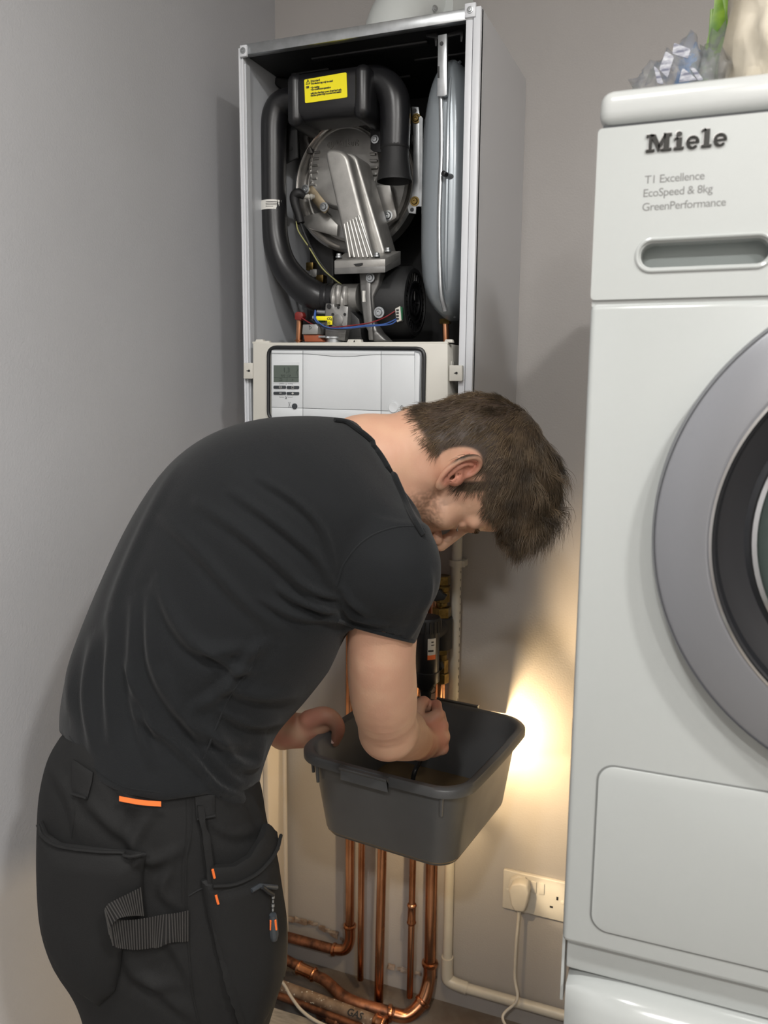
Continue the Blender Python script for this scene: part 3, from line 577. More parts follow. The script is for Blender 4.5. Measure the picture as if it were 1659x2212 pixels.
obj('pipe_run', tube([(p2x, PY-.006, Zt), (p2x, PY-.02, -.02)], .0076, 16), M['copper'], p2)
p3 = pthing(p3x, PY, -.06, 'middle vertical copper pipe below the bowl with a streaked dark surface')
obj('pipe_run', tube([(p3x, PY, Zt), (p3x, PY-.05, -.06)], .0108, 20), M['copper'], p3)
obj('tee', tube([(p3x, PY-.052, -.055), (p3x, PY-.055, -.12)], .0140, 20), M['copper'], p3)
p4 = pthing(p4x, PY, 0, 'thin fourth vertical copper pipe with a short coupling halfway down')
obj('pipe_run', tube([(p4x, PY, Zt), (p4x, PY-.03, -.02)], .0076, 16), M['copper'], p4)
coupling((p4x, PY-.025, .1895), (0, .03, 1), .0082, .052, M['copper'], p4)
p5 = pthing(p5x, PY, 0, 'thick rightmost vertical copper pipe curving into a floor elbow beside the white pipe')
obj('pipe_run', tube([(p5x, PY-.004, .60), (p5x, PY-.004, .045)], .0138, 24), M['copper'], p5)
p5r = [(p5x, PY-.004, .06), (p5x, PY-.008, .02), (p5x-.008, PY-.03, -.022), (p5x-.036, PY-.058, -.046), (.215, PY-.072, -.040)]
obj('elbow', tube(p5r, [.0150, .0155, .0158, .0155, .0148], 22, k=6), M['copper'], p5, label='bright curved floor elbow')
for c, ax in ((p5r[0], (0, 0, 1)), (p5r[2], (.5, .5, .7)), (p5r[4], (1, .3, 0))): obj('elbow_bead', lathe([(.0145, -.006), (.0188, -.004), (.0195, 0), (.0188, .004), (.0145, .006)], c, ax, 24, cap=False), M['copper'], p5)
obj('floor_run', tube([(.225, PY-.070, -.040), (.12, PY-.088, -.024), (.05, PY-.07, -.008), (.02, PY-.066, -.006)], [.0135, .014, .013, .012], 20, k=5), M['copper_old'], p5, label='dusty weathered branch along the floor')
obj('branch_stub', tube([(.10, PY-.086, -.020), (.075, PY-.10, -.05), (.05, PY-.11, -.07)], [.011, .012, .012], 16, k=4), M['copper_old'], p5)
coupling((-.005, PY-.062, -.004), (1, -.12, -.06), .0125, .052, M['copper'], p5)
obj('floor_run', tube([(-.02, PY-.06, -.002), (WL, PY-.045, .008)], .0115, 18), M['copper_old'], p5, label='weathered run going left to the wall')
q1_ = empty('copper_pipe', (0, .19, -.05), 'dull brown copper pipe on the floor between the upper runs and the pipe marked GAS', 'pipe', 'floor pipes')
obj('pipe_run', tube([(WL, .222, -.022), (-.02, .205, -.035), (.09, .178, -.048)], .0085, 16), M['copper_old'], q1_)
coupling((.098, .176, -.049), (1, -.25, -.12), .0095, .032, M['copper_old'], q1_)
gz = empty('gas_pipe', (.05, .15, -.05), 'paint-flecked brown pipe with GAS handwritten on it along the floor', 'pipe', 'floor pipes')
ga, gb_ = np.array(atZ(600, 2128, -.03)), np.array(atZ(812, 2207, -.03))
obj('pipe_run', tube([ga-(gb_-ga)*.6, gb_], .0140, 20), newmat('painted_pipe', s(150, 130, 112), .6, metal=.1, color2=s(112, 92, 76), vscale=40, bump=.3, bscale=120), gz)
coupling(gb_+(gb_-ga)*.04, gb_-ga, .0145, .03, M['copper'], gz)
dgx = (gb_-ga)/np.linalg.norm(gb_-ga); pc_ = ga+(gb_-ga)*.74; nn = CAM-pc_; nn -= dgx*(nn@dgx); nn /= np.linalg.norm(nn); upv = np.cross(nn, dgx)
obj('handwriting', text_geo('GAS', .021, pc_+nn*.0148-upv*.007, dgx, upv, .0012, bold=.0003, shear=.15), M['ink'], gz, label='GAS written by hand in black marker', flat=True)
g = Geo()
for k in range(46):
    t = rng.rand(); a_ = rng.uniform(-.3, 2.0); c = ga+(gb_-ga)*t; d = np.array([0, -math.cos(a_), math.sin(a_)]); r_ = rng.uniform(.0006, .0022); q_ = c+d*.0138
    g.add(lathe([(r_, 0), (r_*.7, .0008)], q_, d, 6))
obj('paint_flecks', g, M['white_pl'], gz, kind='stuff')
q2_ = empty('copper_pipe', (.0, .13, -.05), 'thin brown copper pipe nearest the floor edge, beside the white cable', 'pipe', 'floor pipes')
a1, b1 = atZ(600, 2150, -.04), atZ(760, 2212, -.04)
obj('pipe_run', tube([a1-(b1-a1)*.8, b1+(b1-a1)*.3], .0085, 16), M['copper_old'], q2_)
# flow pipes up into the boiler and the valve stack
up = empty('copper_pipe', (.285, .29, .95), 'copper pipe pair between the boiler and the brass valve, beside the white pipe', 'pipe', 'copper pipes below the boiler')
obj('pipe_run', tube([(.288, .288, Zt), (.288, .288, .885)], .0088, 18), M['copper'], up); obj('pipe_run', tube([(.271, .302, Zt), (.271, .302, .80)], .0076, 16), M['copper'], up)
pd = text_geo('EN 1057', .008, at(927, 1190, .262), (0, 0, -1), (1, 0, 0), .0004, bold=.0002)
vs = empty('valve_stack', (.287, .287, .60), 'brass isolating valves and compression nuts above the copper pipe, black handle', 'valve')
VX, VY = at(955, 1300, .287)[0], .287
def zz(py): return at(957, py, VY)[2]
def hexn(y0, y1, r, name='nut', n=6, mat='brass', b=.0006):
    z0, z1 = zz(y1), zz(y0); return obj(name, lathe([(r*.92, 0), (r, .0015), (r, z1-z0-.0015), (r*.92, z1-z0)], (VX, VY, z0), (0, 0, 1), n), M[mat], vs)
hexn(1243, 1262, .0175); hexn(1261, 1266, .013, 'collar', 24); hexn(1265, 1276, .0175, 'body_collar', 24); hexn(1276, 1300, .0165, 'valve_body', 8); hexn(1299, 1312, .012, 'collar', 24); hexn(1311, 1333, .0205, 'union_nut', 6)
hexn(1332, 1400, .0235, 'filter_manifold', 24, 'black_matt'); hexn(1400, 1412, .018, 'nut'); hexn(1411, 1424, .014, 'collar', 20); hexn(1423, 1452, .0165, 'valve_body', 8); hexn(1452, 1474, .0185, 'union_nut', 8)
hv = at(948, 1292, VY-.02)
obj('valve_handle', pp([(932, 1297), (938, 1280), (946, 1274), (952, 1278), (956, 1284), (964, 1287), (958, 1297), (940, 1299)], VY-.034, VY-.022, .002), M['black_matt'], vs, label='black plastic valve handle')
obj('valve_handle', pp([(944, 1430), (952, 1432), (956, 1446), (948, 1452), (942, 1445)], VY-.034, VY-.02, .002), M['black_matt'], vs, label='lower black valve handle')
obj('pipe_run', tube([(VX, VY, zz(1473)), (VX, VY, .56)], .0108, 20), M['copper'], vs)
# magnetic filter
FX, FYY = at(922, 1400, .215)[0], .215
def fz(py): return at(922, py, FYY)[2]
mf = empty('magnetic_filter', (FX, FYY, fz(1520)), 'black cylindrical boiler water filter with a white and orange label', 'filter')
H0 = fz(1470)
obj('canister', lathe([(.0, 0), (.0245, 0), (.026, .003), (.026, fz(1335)-H0-.006), (.024, fz(1335)-H0), (0, fz(1335)-H0)], (FX, FYY, H0), (0, 0, 1), 40), M['black'], mf)
cp = obj('cap', lathe([(0, 0), (.0285, 0), (.0285, fz(1332)-fz(1362)-.004), (.026, fz(1332)-fz(1362)), (0, fz(1332)-fz(1362)+.001)], (FX, FYY, fz(1362)), (0, 0, 1), 40), M['black_matt'], mf, label='ribbed black screw cap')
for k in range(18):
    a_ = 2*math.pi*k/18; d = np.array([math.cos(a_), math.sin(a_), 0]); obj('cap_rib', tube([np.array([FX, FYY, fz(1362)+.001])+d*.0285, np.array([FX, FYY, fz(1337)])+d*.0285], .0018, 6), M['black'], cp)
obj('lower_band', lathe([(.027, 0), (.0275, .001), (.0275, .022), (.0265, .023)], (FX, FYY, fz(1470)), (0, 0, 1), 36), M['black'], mf)
obj('drain_cone', lathe([(.007, 0), (.009, .006), (.013, .03), (.019, .036), (.0235, .052)], (FX, FYY, fz(1470)-.050), (0, 0, 1), 32), M['black_matt'], mf)
obj('drain_nipple', lathe([(.005, 0), (.006, .002), (.006, .01), (.0075, .011), (.0075, .016)], (FX, FYY, fz(1470)-.064), (0, 0, 1), 18), M['brass'], mf, label='brass drain nipple')
def arcpatch(c, r, a0, a1, z0, z1, n=10):
    g = Geo()
    for k in range(n+1):
        a_ = math.radians(a0+(a1-a0)*k/n)
        for z in (z0, z1): g.v.append((c[0]+r*math.cos(a_), c[1]+r*math.sin(a_), z))
    g.f = [(2*k, 2*k+2, 2*k+3, 2*k+1) for k in range(n)]; return g
fcx = (FX, FYY)
lb1 = obj('filter_label', arcpatch(fcx, .0263, -68, -28, fz(1407), fz(1372)), M['wlabel'], mf, label='white printed label'); obj('filter_label', arcpatch(fcx, .0263, -68, -28, fz(1417), fz(1407)), M['orange'], mf, label='orange strip of the label')
g = Geo()
for z0, z1, a0, a1 in ((fz(1381), fz(1378), -52, -40), (fz(1387), fz(1385), -52, -36), (fz(1400), fz(1396), -66, -40)): g.add(arcpatch(fcx, .0266, a0, a1, z0, z1, 4))
obj('label_print', g, M['ink'], lb1, flat=True)
obj('filter_link', tube([(FX+.0, FYY+.01, fz(1372)), (VX, VY, fz(1372)+.004)], .021, 24), M['black_matt'], mf)
obj('key_ring', ring(at(934, 1490, FYY-.012), .0065, .0078, .001, (.6, -1, 0), 20), M['black'], mf)
# white plastic pipe with its clip
cxp, cyp = .327, .318
wp = empty('plastic_pipe', (cxp, cyp, 0), 'white plastic waste pipe beside the copper pipes, turning right along the floor', 'pipe')
obj('pipe_run', tube([(cxp, cyp, Zt+.0), (cxp-.002, cyp, .05)], .0112, 24), M['conduit'], wp)
obj('elbow', tube([(cxp-.002, cyp, .078), (cxp-.002, cyp, .035), (cxp+.006, cyp-.001, .018), (cxp+.048, cyp-.002, .012)], [.0138, .0142, .0142, .0138], 22, k=5), M['conduit'], wp)
obj('pipe_run', tube([(cxp+.04, cyp-.002, .0125), (1.2, cyp-.004, .014)], .0115, 22), M['conduit'], wp, label='horizontal run along the floor')
kc = at(992, 1219, cyp-.012)
kk = obj('pipe_clip', lathe([(.0125, 0), (.0155, 0), (.0155, .014), (.0125, .014), (.0125, 0)], (cxp, cyp, kc[2]-.007), (0, 0, 1), 28, cap=False)+box(cxp+.008, cxp+.019, cyp-.008, WB, kc[2]-.007, kc[2]+.007, .001)+box(cxp-.017, cxp-.010, cyp-.004, WB, kc[2]-.007, kc[2]+.007, .001), M['conduit'], wp, label='white pipe clip')
g = Geo()
for k in range(26):
    z = 1.0-.018*k; a_ = math.radians(-22); L_ = rng.uniform(.003, .008); g.add(tube([(cxp+.0113*math.cos(a_), cyp+.0113*math.sin(a_), z), (cxp+.0113*math.cos(a_), cyp+.0113*math.sin(a_), z-L_)], .0006, 4))
obj('pipe_print', g, M['ink'], wp, kind=None, label='faint printed line on the pipe', flat=True)

# ------------------------------------------------------------ double socket and plug
SX0, SX1, SZ0, SZ1, SYF = .448, .594, .228, .322, .3275
so = empty('double_socket', ((SX0+SX1)/2, WB, SZ0), 'white double wall socket low on the wall beside the tumble dryer', 'socket')
obj('face_plate', box(SX0, SX1, SYF, WB, SZ0, SZ1, .0025, 3), M['white_pl'], so)
for x in (1153, 1170):
    c = at(x, 1916 if x < 1160 else 1920, SYF-.001); sw = obj('switch', box(c[0]-.006, c[0]+.006, SYF-.003, SYF+.002, c[2]-.013, c[2]+.013, .001), M['white_pl'], so)
for x, y, w_, h_ in ((1204, 1941, .0045, .008), (1191, 1959, .007, .0045), (1222, 1965, .007, .0045)):
    c = at(x, y, SYF); obj('pin_hole', box(c[0]-w_/2, c[0]+w_/2, SYF-.0004, SYF+.001, c[2]-h_/2, c[2]+h_/2), M['blackin'], so)
for x in (SX0+.012, SX1-.012): obj('screw', screw_geo((x, SYF, (SZ0+SZ1)/2+.0), .003), M['white_pl'], so)
pl = empty('mains_plug', (.476, SYF, .25), 'white three-pin plug in the left of the double socket', 'plug')
base = [at(x, y, SYF-.010) for x, y in ((1098, 1915), (1102, 1899), (1118, 1892), (1134, 1898), (1143, 1914), (1144, 1940), (1136, 1968), (1108, 1962), (1099, 1940))]
obj('plug_base', prism(base, (0, .0095, 0), .002), M['white_pl'], pl)
P = [(1098, 1925), (1104, 1912), (1122, 1908), (1138, 1914), (1142, 1930), (1137, 1958), (1131, 1972), (1111, 1970), (1103, 1956)]
obj('plug_body', pp(P, SYF-.036, SYF-.008, .005, 3), M['white_pl'], pl)
cb_ = [tuple(at(1121, 1968, SYF-.024)), tuple(at(1120, 1985, SYF-.024)), tuple(at(1115, 2040, SYF-.03)), tuple(at(1112, 2110, SYF-.03)), tuple(at(1117, 2160, SYF-.045)), (.47, .27, .006), (.50, .22, .0045), (.55, .10, .0045), (.68, -.02, .0045)]
obj('cable', tube(cb_, [.0042, .0034]+[.0032]*7, 12, k=6), M['white_pl'], pl)
c2 = [atZ(575, 2085, .006), atZ(612, 2125, .006), atZ(628, 2152, .006), atZ(655, 2186, .006), atZ(700, 2214, .006), atZ(790, 2245, .006)]
cab = obj('floor_cable', tube([(-.08, .15, .006)]+c2, .0035, 10, k=6), M['white_pl'], label='thin white cable crossing the floor pipes beside the trousers', cat='cable')

# ------------------------------------------------------------ grey bowl
BC, BR, BZR = np.array([.337, .046]), math.radians(-7), .737
def rr(hx, hy, r, z, bow=.0, n=8, m=8):
    out = []
    for sx, sy, a0 in ((1, 1, 0), (-1, 1, 90), (-1, -1, 180), (1, -1, 270)):
        for k in range(n+1):
            a_ = math.radians(a0+90*k/n); out.append([sx*(hx-r)+r*math.cos(a_), sy*(hy-r)+r*math.sin(a_)])
    # straight sides get extra points and a slight outward bow
    res = []
    for i in range(len(out)):
        a, b = out[i], out[(i+1) % len(out)]; res.append(a)
        if math.hypot(a[0]-b[0], a[1]-b[1]) > .05:
            for k in range(1, m): res.append([a[0]+(b[0]-a[0])*k/m, a[1]+(b[1]-a[1])*k/m])
    R = []
    for x, y in res:
        x2 = x+math.copysign(bow*max(0, 1-(y/hy)**2), x)*(abs(x) > hx-r*1.01); y2 = y+math.copysign(bow*max(0, 1-(x/hx)**2), y)*(abs(y) > hy-r*1.01)
        R.append((BC[0]+x2*math.cos(BR)-y2*math.sin(BR), BC[1]+x2*math.sin(BR)+y2*math.cos(BR), z))
    return R
def bw(x, y, z): return np.array((BC[0]+x*math.cos(BR)-y*math.sin(BR), BC[1]+x*math.sin(BR)+y*math.cos(BR), z))
hx, hy, D_ = .166, .176, .168
rings = [rr(hx-.052, hy-.052, .03, BZR-D_+.0), rr(hx-.044, hy-.044, .035, BZR-D_), rr(hx-.037, hy-.037, .04, BZR-D_+.004), rr(hx-.032, hy-.032, .042, BZR-D_+.014), rr(hx-.014, hy-.014, .048, BZR-.014, .003), rr(hx-.013, hy-.013, .048, BZR-.006, .004),
         rr(hx-.002, hy-.002, .052, BZR-.006, .005), rr(hx-.0018, hy-.0018, .052, BZR-.016, .005), rr(hx, hy, .053, BZR-.016, .005), rr(hx, hy, .053, BZR-.004, .005), rr(hx-.003, hy-.003, .052, BZR, .005), rr(hx-.012, hy-.012, .048, BZR, .004), rr(hx-.0165, hy-.0165, .046, BZR-.004, .003),
         rr(hx-.0345, hy-.0345, .04, BZR-D_+.014), rr(hx-.040, hy-.040, .038, BZR-D_+.006), rr(hx-.050, hy-.050, .03, BZR-D_+.003)]
n_ = len(rings[0]); V = [p for r_ in rings for p in r_]
F = [(i*n_+j, i*n_+(j+1) % n_, (i+1)*n_+(j+1) % n_, (i+1)*n_+j) for i in range(len(rings)-1) for j in range(n_)]
F += [tuple(range(n_-1, -1, -1)), tuple(range((len(rings)-1)*n_, len(rings)*n_))]
bowl = obj('washing_up_bowl', Geo(V, F), M['bowl'], label='square dark grey plastic washing-up bowl held under the black filter', cat='bowl', ang=50)
def tab(cx, cy, L, ax):
    g = Geo(); pr = [(-.012, .0012), (.0035, .0012), (.0065, -.003), (.0070, -.024), (.0045, -.024), (.004, -.008), (-.012, -.002)]
    e = [];  
    for sgn in (-1, 1):
        for o_, h_ in pr:
            if ax == 'y': e.append(bw(cx+sgn*L/2, cy+math.copysign(o_, cy), BZR+h_))
            else: e.append(bw(cx+math.copysign(o_, cx), cy+sgn*L/2, BZR+h_))
    m = len(pr); g = Geo(e, [tuple(range(m)), tuple(range(2*m-1, m-1, -1))]+[(i, (i+1) % m, (i+1) % m+m, i+m) for i in range(m)]); return bevel(g, .0008, 1)
for cx, cy, ax in ((-.012, -(hy+.004), 'y'), (-.0, hy+.004, 'y')): obj('handle_tab', tab(cx, cy, .094, ax), M['bowl'], bowl, label='grip tab on the bowl rim')
for x, y, ax in ((hx-.042, -(hy-.013), 0), (-(hx-.013), -(hy-.042), 1), (-(hx-.042), -(hy-.013), 0)):
    c = bw(x, y, 0); obj('rim_rib', tube([c+np.array([0, 0, BZR-.01]), c+(bw(x*.985, y*.985, 0)-c)+np.array([0, 0, BZR-.055])], [.004, .003], 8), M['bowl'], bowl)
wt = newmat('dirty_water', s(112, 94, 68), .05, coat=.3)
wr = rr(hx-.0335, hy-.0335, .04, BZR-D_+.030)
obj('dirty_water', prism([np.array(p) for p in wr], (0, 0, -.020)), wt, label='shallow brown water lying in the grey bowl', cat='water')
dh = [at(918, 1585, .05), at(908, 1640, .03), at(893, 1678, .01), (bw(-.0, -.03, BZR-D_+.02))]
obj('drain_hose', tube(dh, .0045, 12, k=5), M['black'], label='thin black drain hose dropping from the hand into the bowl', cat='hose')
# gooseneck work lamp clipped to the rightmost copper pipe, hidden behind the bowl
lt = empty('work_lamp', (p5x, PY-.02, TORCH[2]-.06), 'small clip-on work lamp glowing behind the bowl on the thick copper pipe', 'lamp')
obj('clip', box(p5x-.018, p5x+.018, PY-.034, PY+.012, TORCH[2]-.07, TORCH[2]-.04, .004), M['black_matt'], lt)
T = np.array(TORCH)
obj('gooseneck', tube([(p5x, PY-.03, TORCH[2]-.055), (p5x+.02, PY-.08, TORCH[2]-.075), tuple(T+np.array([0, .09, -.035])), tuple(T+np.array([0, .0, -.022]))], .004, 10, k=6), M['black_matt'], lt)
obj('lamp_head', lathe([(.004, 0), (.010, .003), (.011, .010), (.010, .011), (.004, .008)], T+np.array([0, 0, -.026]), (0, 0, 1), 24), M['black_matt'], lt)
eb = newmat('torch_glow', (1, .8, .5), .5); eb.node_tree.nodes['Principled BSDF'].inputs['Emission Color'].default_value = (1, .75, .4, 1); eb.node_tree.nodes['Principled BSDF'].inputs['Emission Strength'].default_value = 20
obj('bulb', lathe([(.0, 0), (.008, .0), (.008, .002), (0, .003)], T+np.array([0, 0, -.017]), (0, 0, 1), 20, cap=False), eb, lt)
T = np.array(FLOOD)
obj('gooseneck', tube([(p5x+.01, PY-.03, TORCH[2]-.055), (p5x+.06, PY-.05, TORCH[2]-.04), tuple(T+np.array([-.02, -.02, -.05])), tuple(T+np.array([0, .0, -.022]))], .0035, 10, k=6), M['black_matt'], lt)
obj('lamp_head', lathe([(.004, 0), (.007, .003), (.008, .010), (.007, .011), (.004, .008)], T+np.array([0, 0, -.022]), (0, 0, 1), 24), M['black_matt'], lt)
obj('bulb', lathe([(.0, 0), (.005, .0), (.005, .002), (0, .003)], T+np.array([0, 0, -.013]), (0, 0, 1), 20, cap=False), eb, lt)
obj('added_light_blocker', box(T[0]-.13, T[0]+.0085, T[1]-.03, T[1]+.068, T[2]+.030, T[2]+.033, .001), M['black_matt'], lt, label='flat black plate added over the lamp to block its light')  # unseen plate added to cast the grey shadow on the wall above
obj('blocker_arm', tube([T+np.array([-.012, -.004, -.018]), T+np.array([-.02, -.004, .0]), T+np.array([-.022, -.004, .031])], .002, 8), M['black_matt'], lt)
# ------------------------------------------------------------ tumble dryer stacked on a washing machine
DX0, DX1, DYF, DYB = .7045, 1.301, -.553, .083
DZT = at(1290, 210, DYF)[2]; DZB = at(1214, 2026, DYF)[2]
dr = empty('tumble_dryer', ((DX0+DX1)/2, 0, DZB), 'white tumble dryer with a round silver-rimmed door on the right', 'dryer')
zl = at(1290, 278, DYF)[2]; zp = at(1272, 650, DYF)[2]
obj('cabinet', box(DX0, DX1, DYF+.02, DYB, DZB, zl-.001, .006, 3), M['appl'], dr)
obj('lid', box(DX0, DX1, DYF-.002, DYB, zl+.001, DZT+.006, .012, 4), M['appl_lid'], dr, label='white lid with rounded edges')
obj('lid_gap', box(DX0+.004, DX1-.004, DYF+.004, DYB-.004, zl-.003, zl+.003), M['ink'], dr, label='dark gap under the lid')
# fascia with recessed drawer pull
def loopbridge(outer, inner, d0):
    pass
def plate_with_hole(outer, inner, yf, th, b=.0):
    "front plate between two same-length loops (x,z), facing -Y"
    n = len(outer); V = [(x, yf, z) for x, z in outer]+[(x, yf, z) for x, z in inner]+[(x, yf+th, z) for x, z in inner]+[(x, yf+th, z) for x, z in outer]
    F = []
    for i in range(n):
        j = (i+1) % n; F += [(i, j, n+j, n+i), (n+i, n+j, 2*n+j, 2*n+i), (3*n+i, 3*n+j, j, i)]
    return Geo(V, F)
def rrxz(x0, x1, z0, z1, r, n=12):
    out = []
    for cx, cz, a0 in ((x1-r, z1-r, 0), (x0+r, z1-r, 90), (x0+r, z0+r, 180), (x1-r, z0+r, 270)):
        for k in range(n+1):
            a_ = math.radians(a0+90*k/n); out.append((cx+r*math.cos(a_), cz+r*math.sin(a_)))
    return out
FYF = DYF-.006
rx0, rz0 = at(1379, 552, FYF)[0], at(1480, 580, FYF)[2]; rz1 = at(1480, 516, FYF)[2]; rx1 = at(1668, 540, FYF)[0]
fo = rrxz(DX0+.001, DX0+.30, zp, zl-.002, .004); fi = rrxz(rx0, rx1, rz0, rz1, (rz1-rz0)/2-.0005)
rim_i = rrxz(rx0+.002, rx1-.002, rz0+.002, rz1-.002, (rz1-rz0)/2-.0025)
V = [(x, FYF, z) for x, z in fo]+[(x, FYF, z) for x, z in fi]+[(x, FYF+.0015, z) for x, z in rim_i]+[(x, FYF+.024, z) for x, z in rim_i]; n = len(fo)
F = [(k*n+i, k*n+(i+1) % n, (k+1)*n+(i+1) % n, (k+1)*n+i) for k in range(3) for i in range(n)]
V += [(x, DYF+.025, z) for x, z in fo]; F += [(4*n+i, 4*n+(i+1) % n, (i+1) % n, i) for i in range(n)]
fa = obj('drawer_front', Geo(V, F), M['appl'], dr, label='white drawer front with an oval recessed pull', ang=30)
obj('pull_recess', prism([(x, FYF+.022, z) for x, z in rrxz(rx0-.002, rx1+.002, rz0-.002, rz1+.002, .012)], (0, .004, 0)), M['recess'], fa, label='grey-green recess of the oval pull')
obj('fascia', box(DX0+.3015, DX1-.001, DYF-.006, DYF+.025, zp, zl-.002, .004), M['appl'], dr, label='control fascia to the right of the drawer')
# bright raised rim around the pull
obj('pull_rim', tube([(x, FYF-.0004, z) for x, z in rrxz(rx0-.001, rx1+.001, rz0-.001, rz1+.001, (rz1-rz0)/2)], .0018, 8, closed=True), M['appl'], fa)
# lettering: slab serif badge built from blocks
def badge():
    H = .0172; g = Geo(); x = 0; t = .0022
    def R(x0, x1, z0, z1): g.add(box(x0, x1, -t, 0, z0, z1, .0003, 1))
    def poly(pts): g.add(prism([(a, -t, b) for a, b in pts], (0, t, 0), .0002, 1))
    def serif(x0, x1, z): R(x0, x1, z, z+.0026)
    # M
    serif(0, .0075, 0); serif(0, .0068, H-.0026); R(.0022, .0050, .002, H-.002); poly([(.0030, H), (.0078, H), (.0122, .0058), (.0112, 0), (.0100, 0)]); poly([(.0112, 0), (.0100, .0058), (.0152, H), (.0168, H), (.0166, H-.004)]); R(.0148, .0198, .002, H-.002); serif(.0126, .0218, 0); serif(.0148, .0216, H-.0026)
    def stem(x0, w_, top): R(x0+.0018, x0+w_-.0018, .002, top); serif(x0, x0+w_, 0); R(x0, x0+.004, top-.0026, top)
    stem(.0235, .0086, .0120); g.add(lathe([(.0026, 0), (.0026, t)], (.0276, 0, .0152), (0, -1, 0), 16))
    def e(x0):
        cx, cz, a, b = x0+.0056, .0060, .0056, .0064; n = 26; vo = []; vi = []
        for k in range(n+1):
            th_ = math.radians(0+k*318/n); vo.append((cx+a*math.cos(th_), cz+b*math.sin(th_)))
            vi.append((cx+a*.50*math.cos(th_)*(.9), cz+b*.66*math.sin(th_)))
        for k in range(n): poly([vo[k], vo[k+1], vi[k+1], vi[k]])
        R(x0+.002, x0+.0111, .0052, .0070)
    e(.0336); stem(.0462, .0086, H+.0006); e(.0560)
    return g
bo = at(1395, 330, FYF-.0001); k_ = .0802/.0672*(at(1571, 300, FYF)[0]-at(1395, 330, FYF)[0])/.0802
g = badge(); zb_ = at(1395, 330, FYF)[2]; hb_ = (at(1400, 292, FYF)[2]-at(1400, 329, FYF)[2])/.0172
g.v = [(bo[0]+x*k_, FYF+y, zb_+z*hb_) for x, y, z in g.v]
obj('brand_badge', g, newmat('badge_dark', s(52, 52, 50), .2, metal=.6), fa, label='dark raised maker badge', flat=True)
g2 = badge(); g2.v = [(bo[0]+x*k_-.0005, FYF+y*.6, zb_+z*hb_+.0007) for x, y, z in g2.v]
obj('badge_backing', g2, M['chrome'], fa, label='bright edge of the badge', flat=True)
g = Geo()
for t_, x, y in (('T1 Excellence', 1392, 397), ('EcoSpeed & 8kg', 1388, 426), ('GreenPerformance', 1386, 456)): g.add(text_geo(t_, .0098, at(x, y, FYF-.0001), RX, UZ, .0002, spacing=.92))
obj('model_lettering', g, newmat('letter_grey', s(104, 104, 102), .5), fa, flat=True)
# body front below
DZC = at(1412, 1130, DYF)[2]; RCX = (DX0+DX1)/2; RO = RCX-at(1411, 1130, DYF-.03)[0]
obj('front_panel', box(DX0+.001, DX1-.001, DYF-.006, DYF+.024, DZB, zp-.0035, .006, 3), M['appl'], dr, label='white enamelled front panel')
obj('seam_strip', box(DX0+.002, DX1-.002, DYF-.003, DYF+.022, zp-.006, zp+.003), M['appl'], dr)
fz0, fz1 = at(1290, 2010, FYF)[2], at(1300, 1648, FYF)[2]; fx0, fx1 = at(1278, 1900, FYF)[0], RCX+.10
obj('flap_groove', prism([(x, FYF-.0008, z) for x, z in rrxz(fx0, fx1, fz0, fz1, .018)], (0, .004, 0)), newmat('groove_grey', s(110, 112, 110), .5), dr, label='fine groove around the filter flap')
obj('filter_flap', prism([(x, FYF-.0022, z) for x, z in rrxz(fx0+.0016, fx1-.0016, fz0+.0016, fz1-.0016, .017)], (0, .004, 0), .0012, 2), M['appl'], dr, label='rounded rectangular filter flap')
rings_ = [(RO+.012, .0), (RO+.010, .0008), (RO, .002)]
obj('door_surround', lathe([(RO+.002, 0), (RO+.001, .012), (RO, .022), (RO-.001, .026)], (RCX, FYF, DZC), (0, -1, 0), 128, cap=False), M['silver'], dr)
RI = RCX-at(1537, 1160, DYF-.02)[0]
dg_ = obj('door_ring', lathe([(RO+.001, .020), (RO-.001, .0245), (RO-.004, .026), (RI+.006, .036), (RI+.003, .036), (RI+.0015, .034)], (RCX, FYF, DZC), (0, -1, 0), 160, cap=False), M['silver'], dr, label='wide brushed silver door ring', ang=60)
obj('chrome_edge', lathe([(RI+.003, .034), (RI+.0025, .0375), (RI, .038), (RI-.001, .034)], (RCX, FYF, DZC), (0, -1, 0), 160, cap=False), M['chrome'], dg_)
RP = RCX-at(1630, 1150, DYF-.02)[0]
obj('door_glass', lathe([(RI, .034), (RI*.985, .032), (RP+.03, .020), (RP+.004, .012), (RP, .008)], (RCX, FYF, DZC), (0, -1, 0), 128, cap=False), M['doorblack'], dr, label='glossy black inner door ring')
GP = RI
gl = newmat('door_glass_mat', s(120, 132, 128), .06); gl.node_tree.nodes['Principled BSDF'].inputs['Transmission Weight'].default_value = .85
obj('porthole', lathe([(RP-.002, .008), (RP-.006, .018), (RP*.9, .026), (RP*.5, .036), (0, .038)], (RCX, FYF, DZC), (0, -1, 0), 96, cap=False), gl, dr, label='domed glass porthole')
obj('porthole_rim', lathe([(RP+.004, .010), (RP+.002, .017), (RP-.002, .018), (RP-.004, .010)], (RCX, FYF, DZC), (0, -1, 0), 96, cap=False), M['chrome'], dr)
obj('drum_back', disc((RCX, FYF+.004, DZC), RP+.004, .003, n=64), newmat('drum_dark', s(60, 50, 44), .4, metal=.6, var=.5, vscale=10), dr)
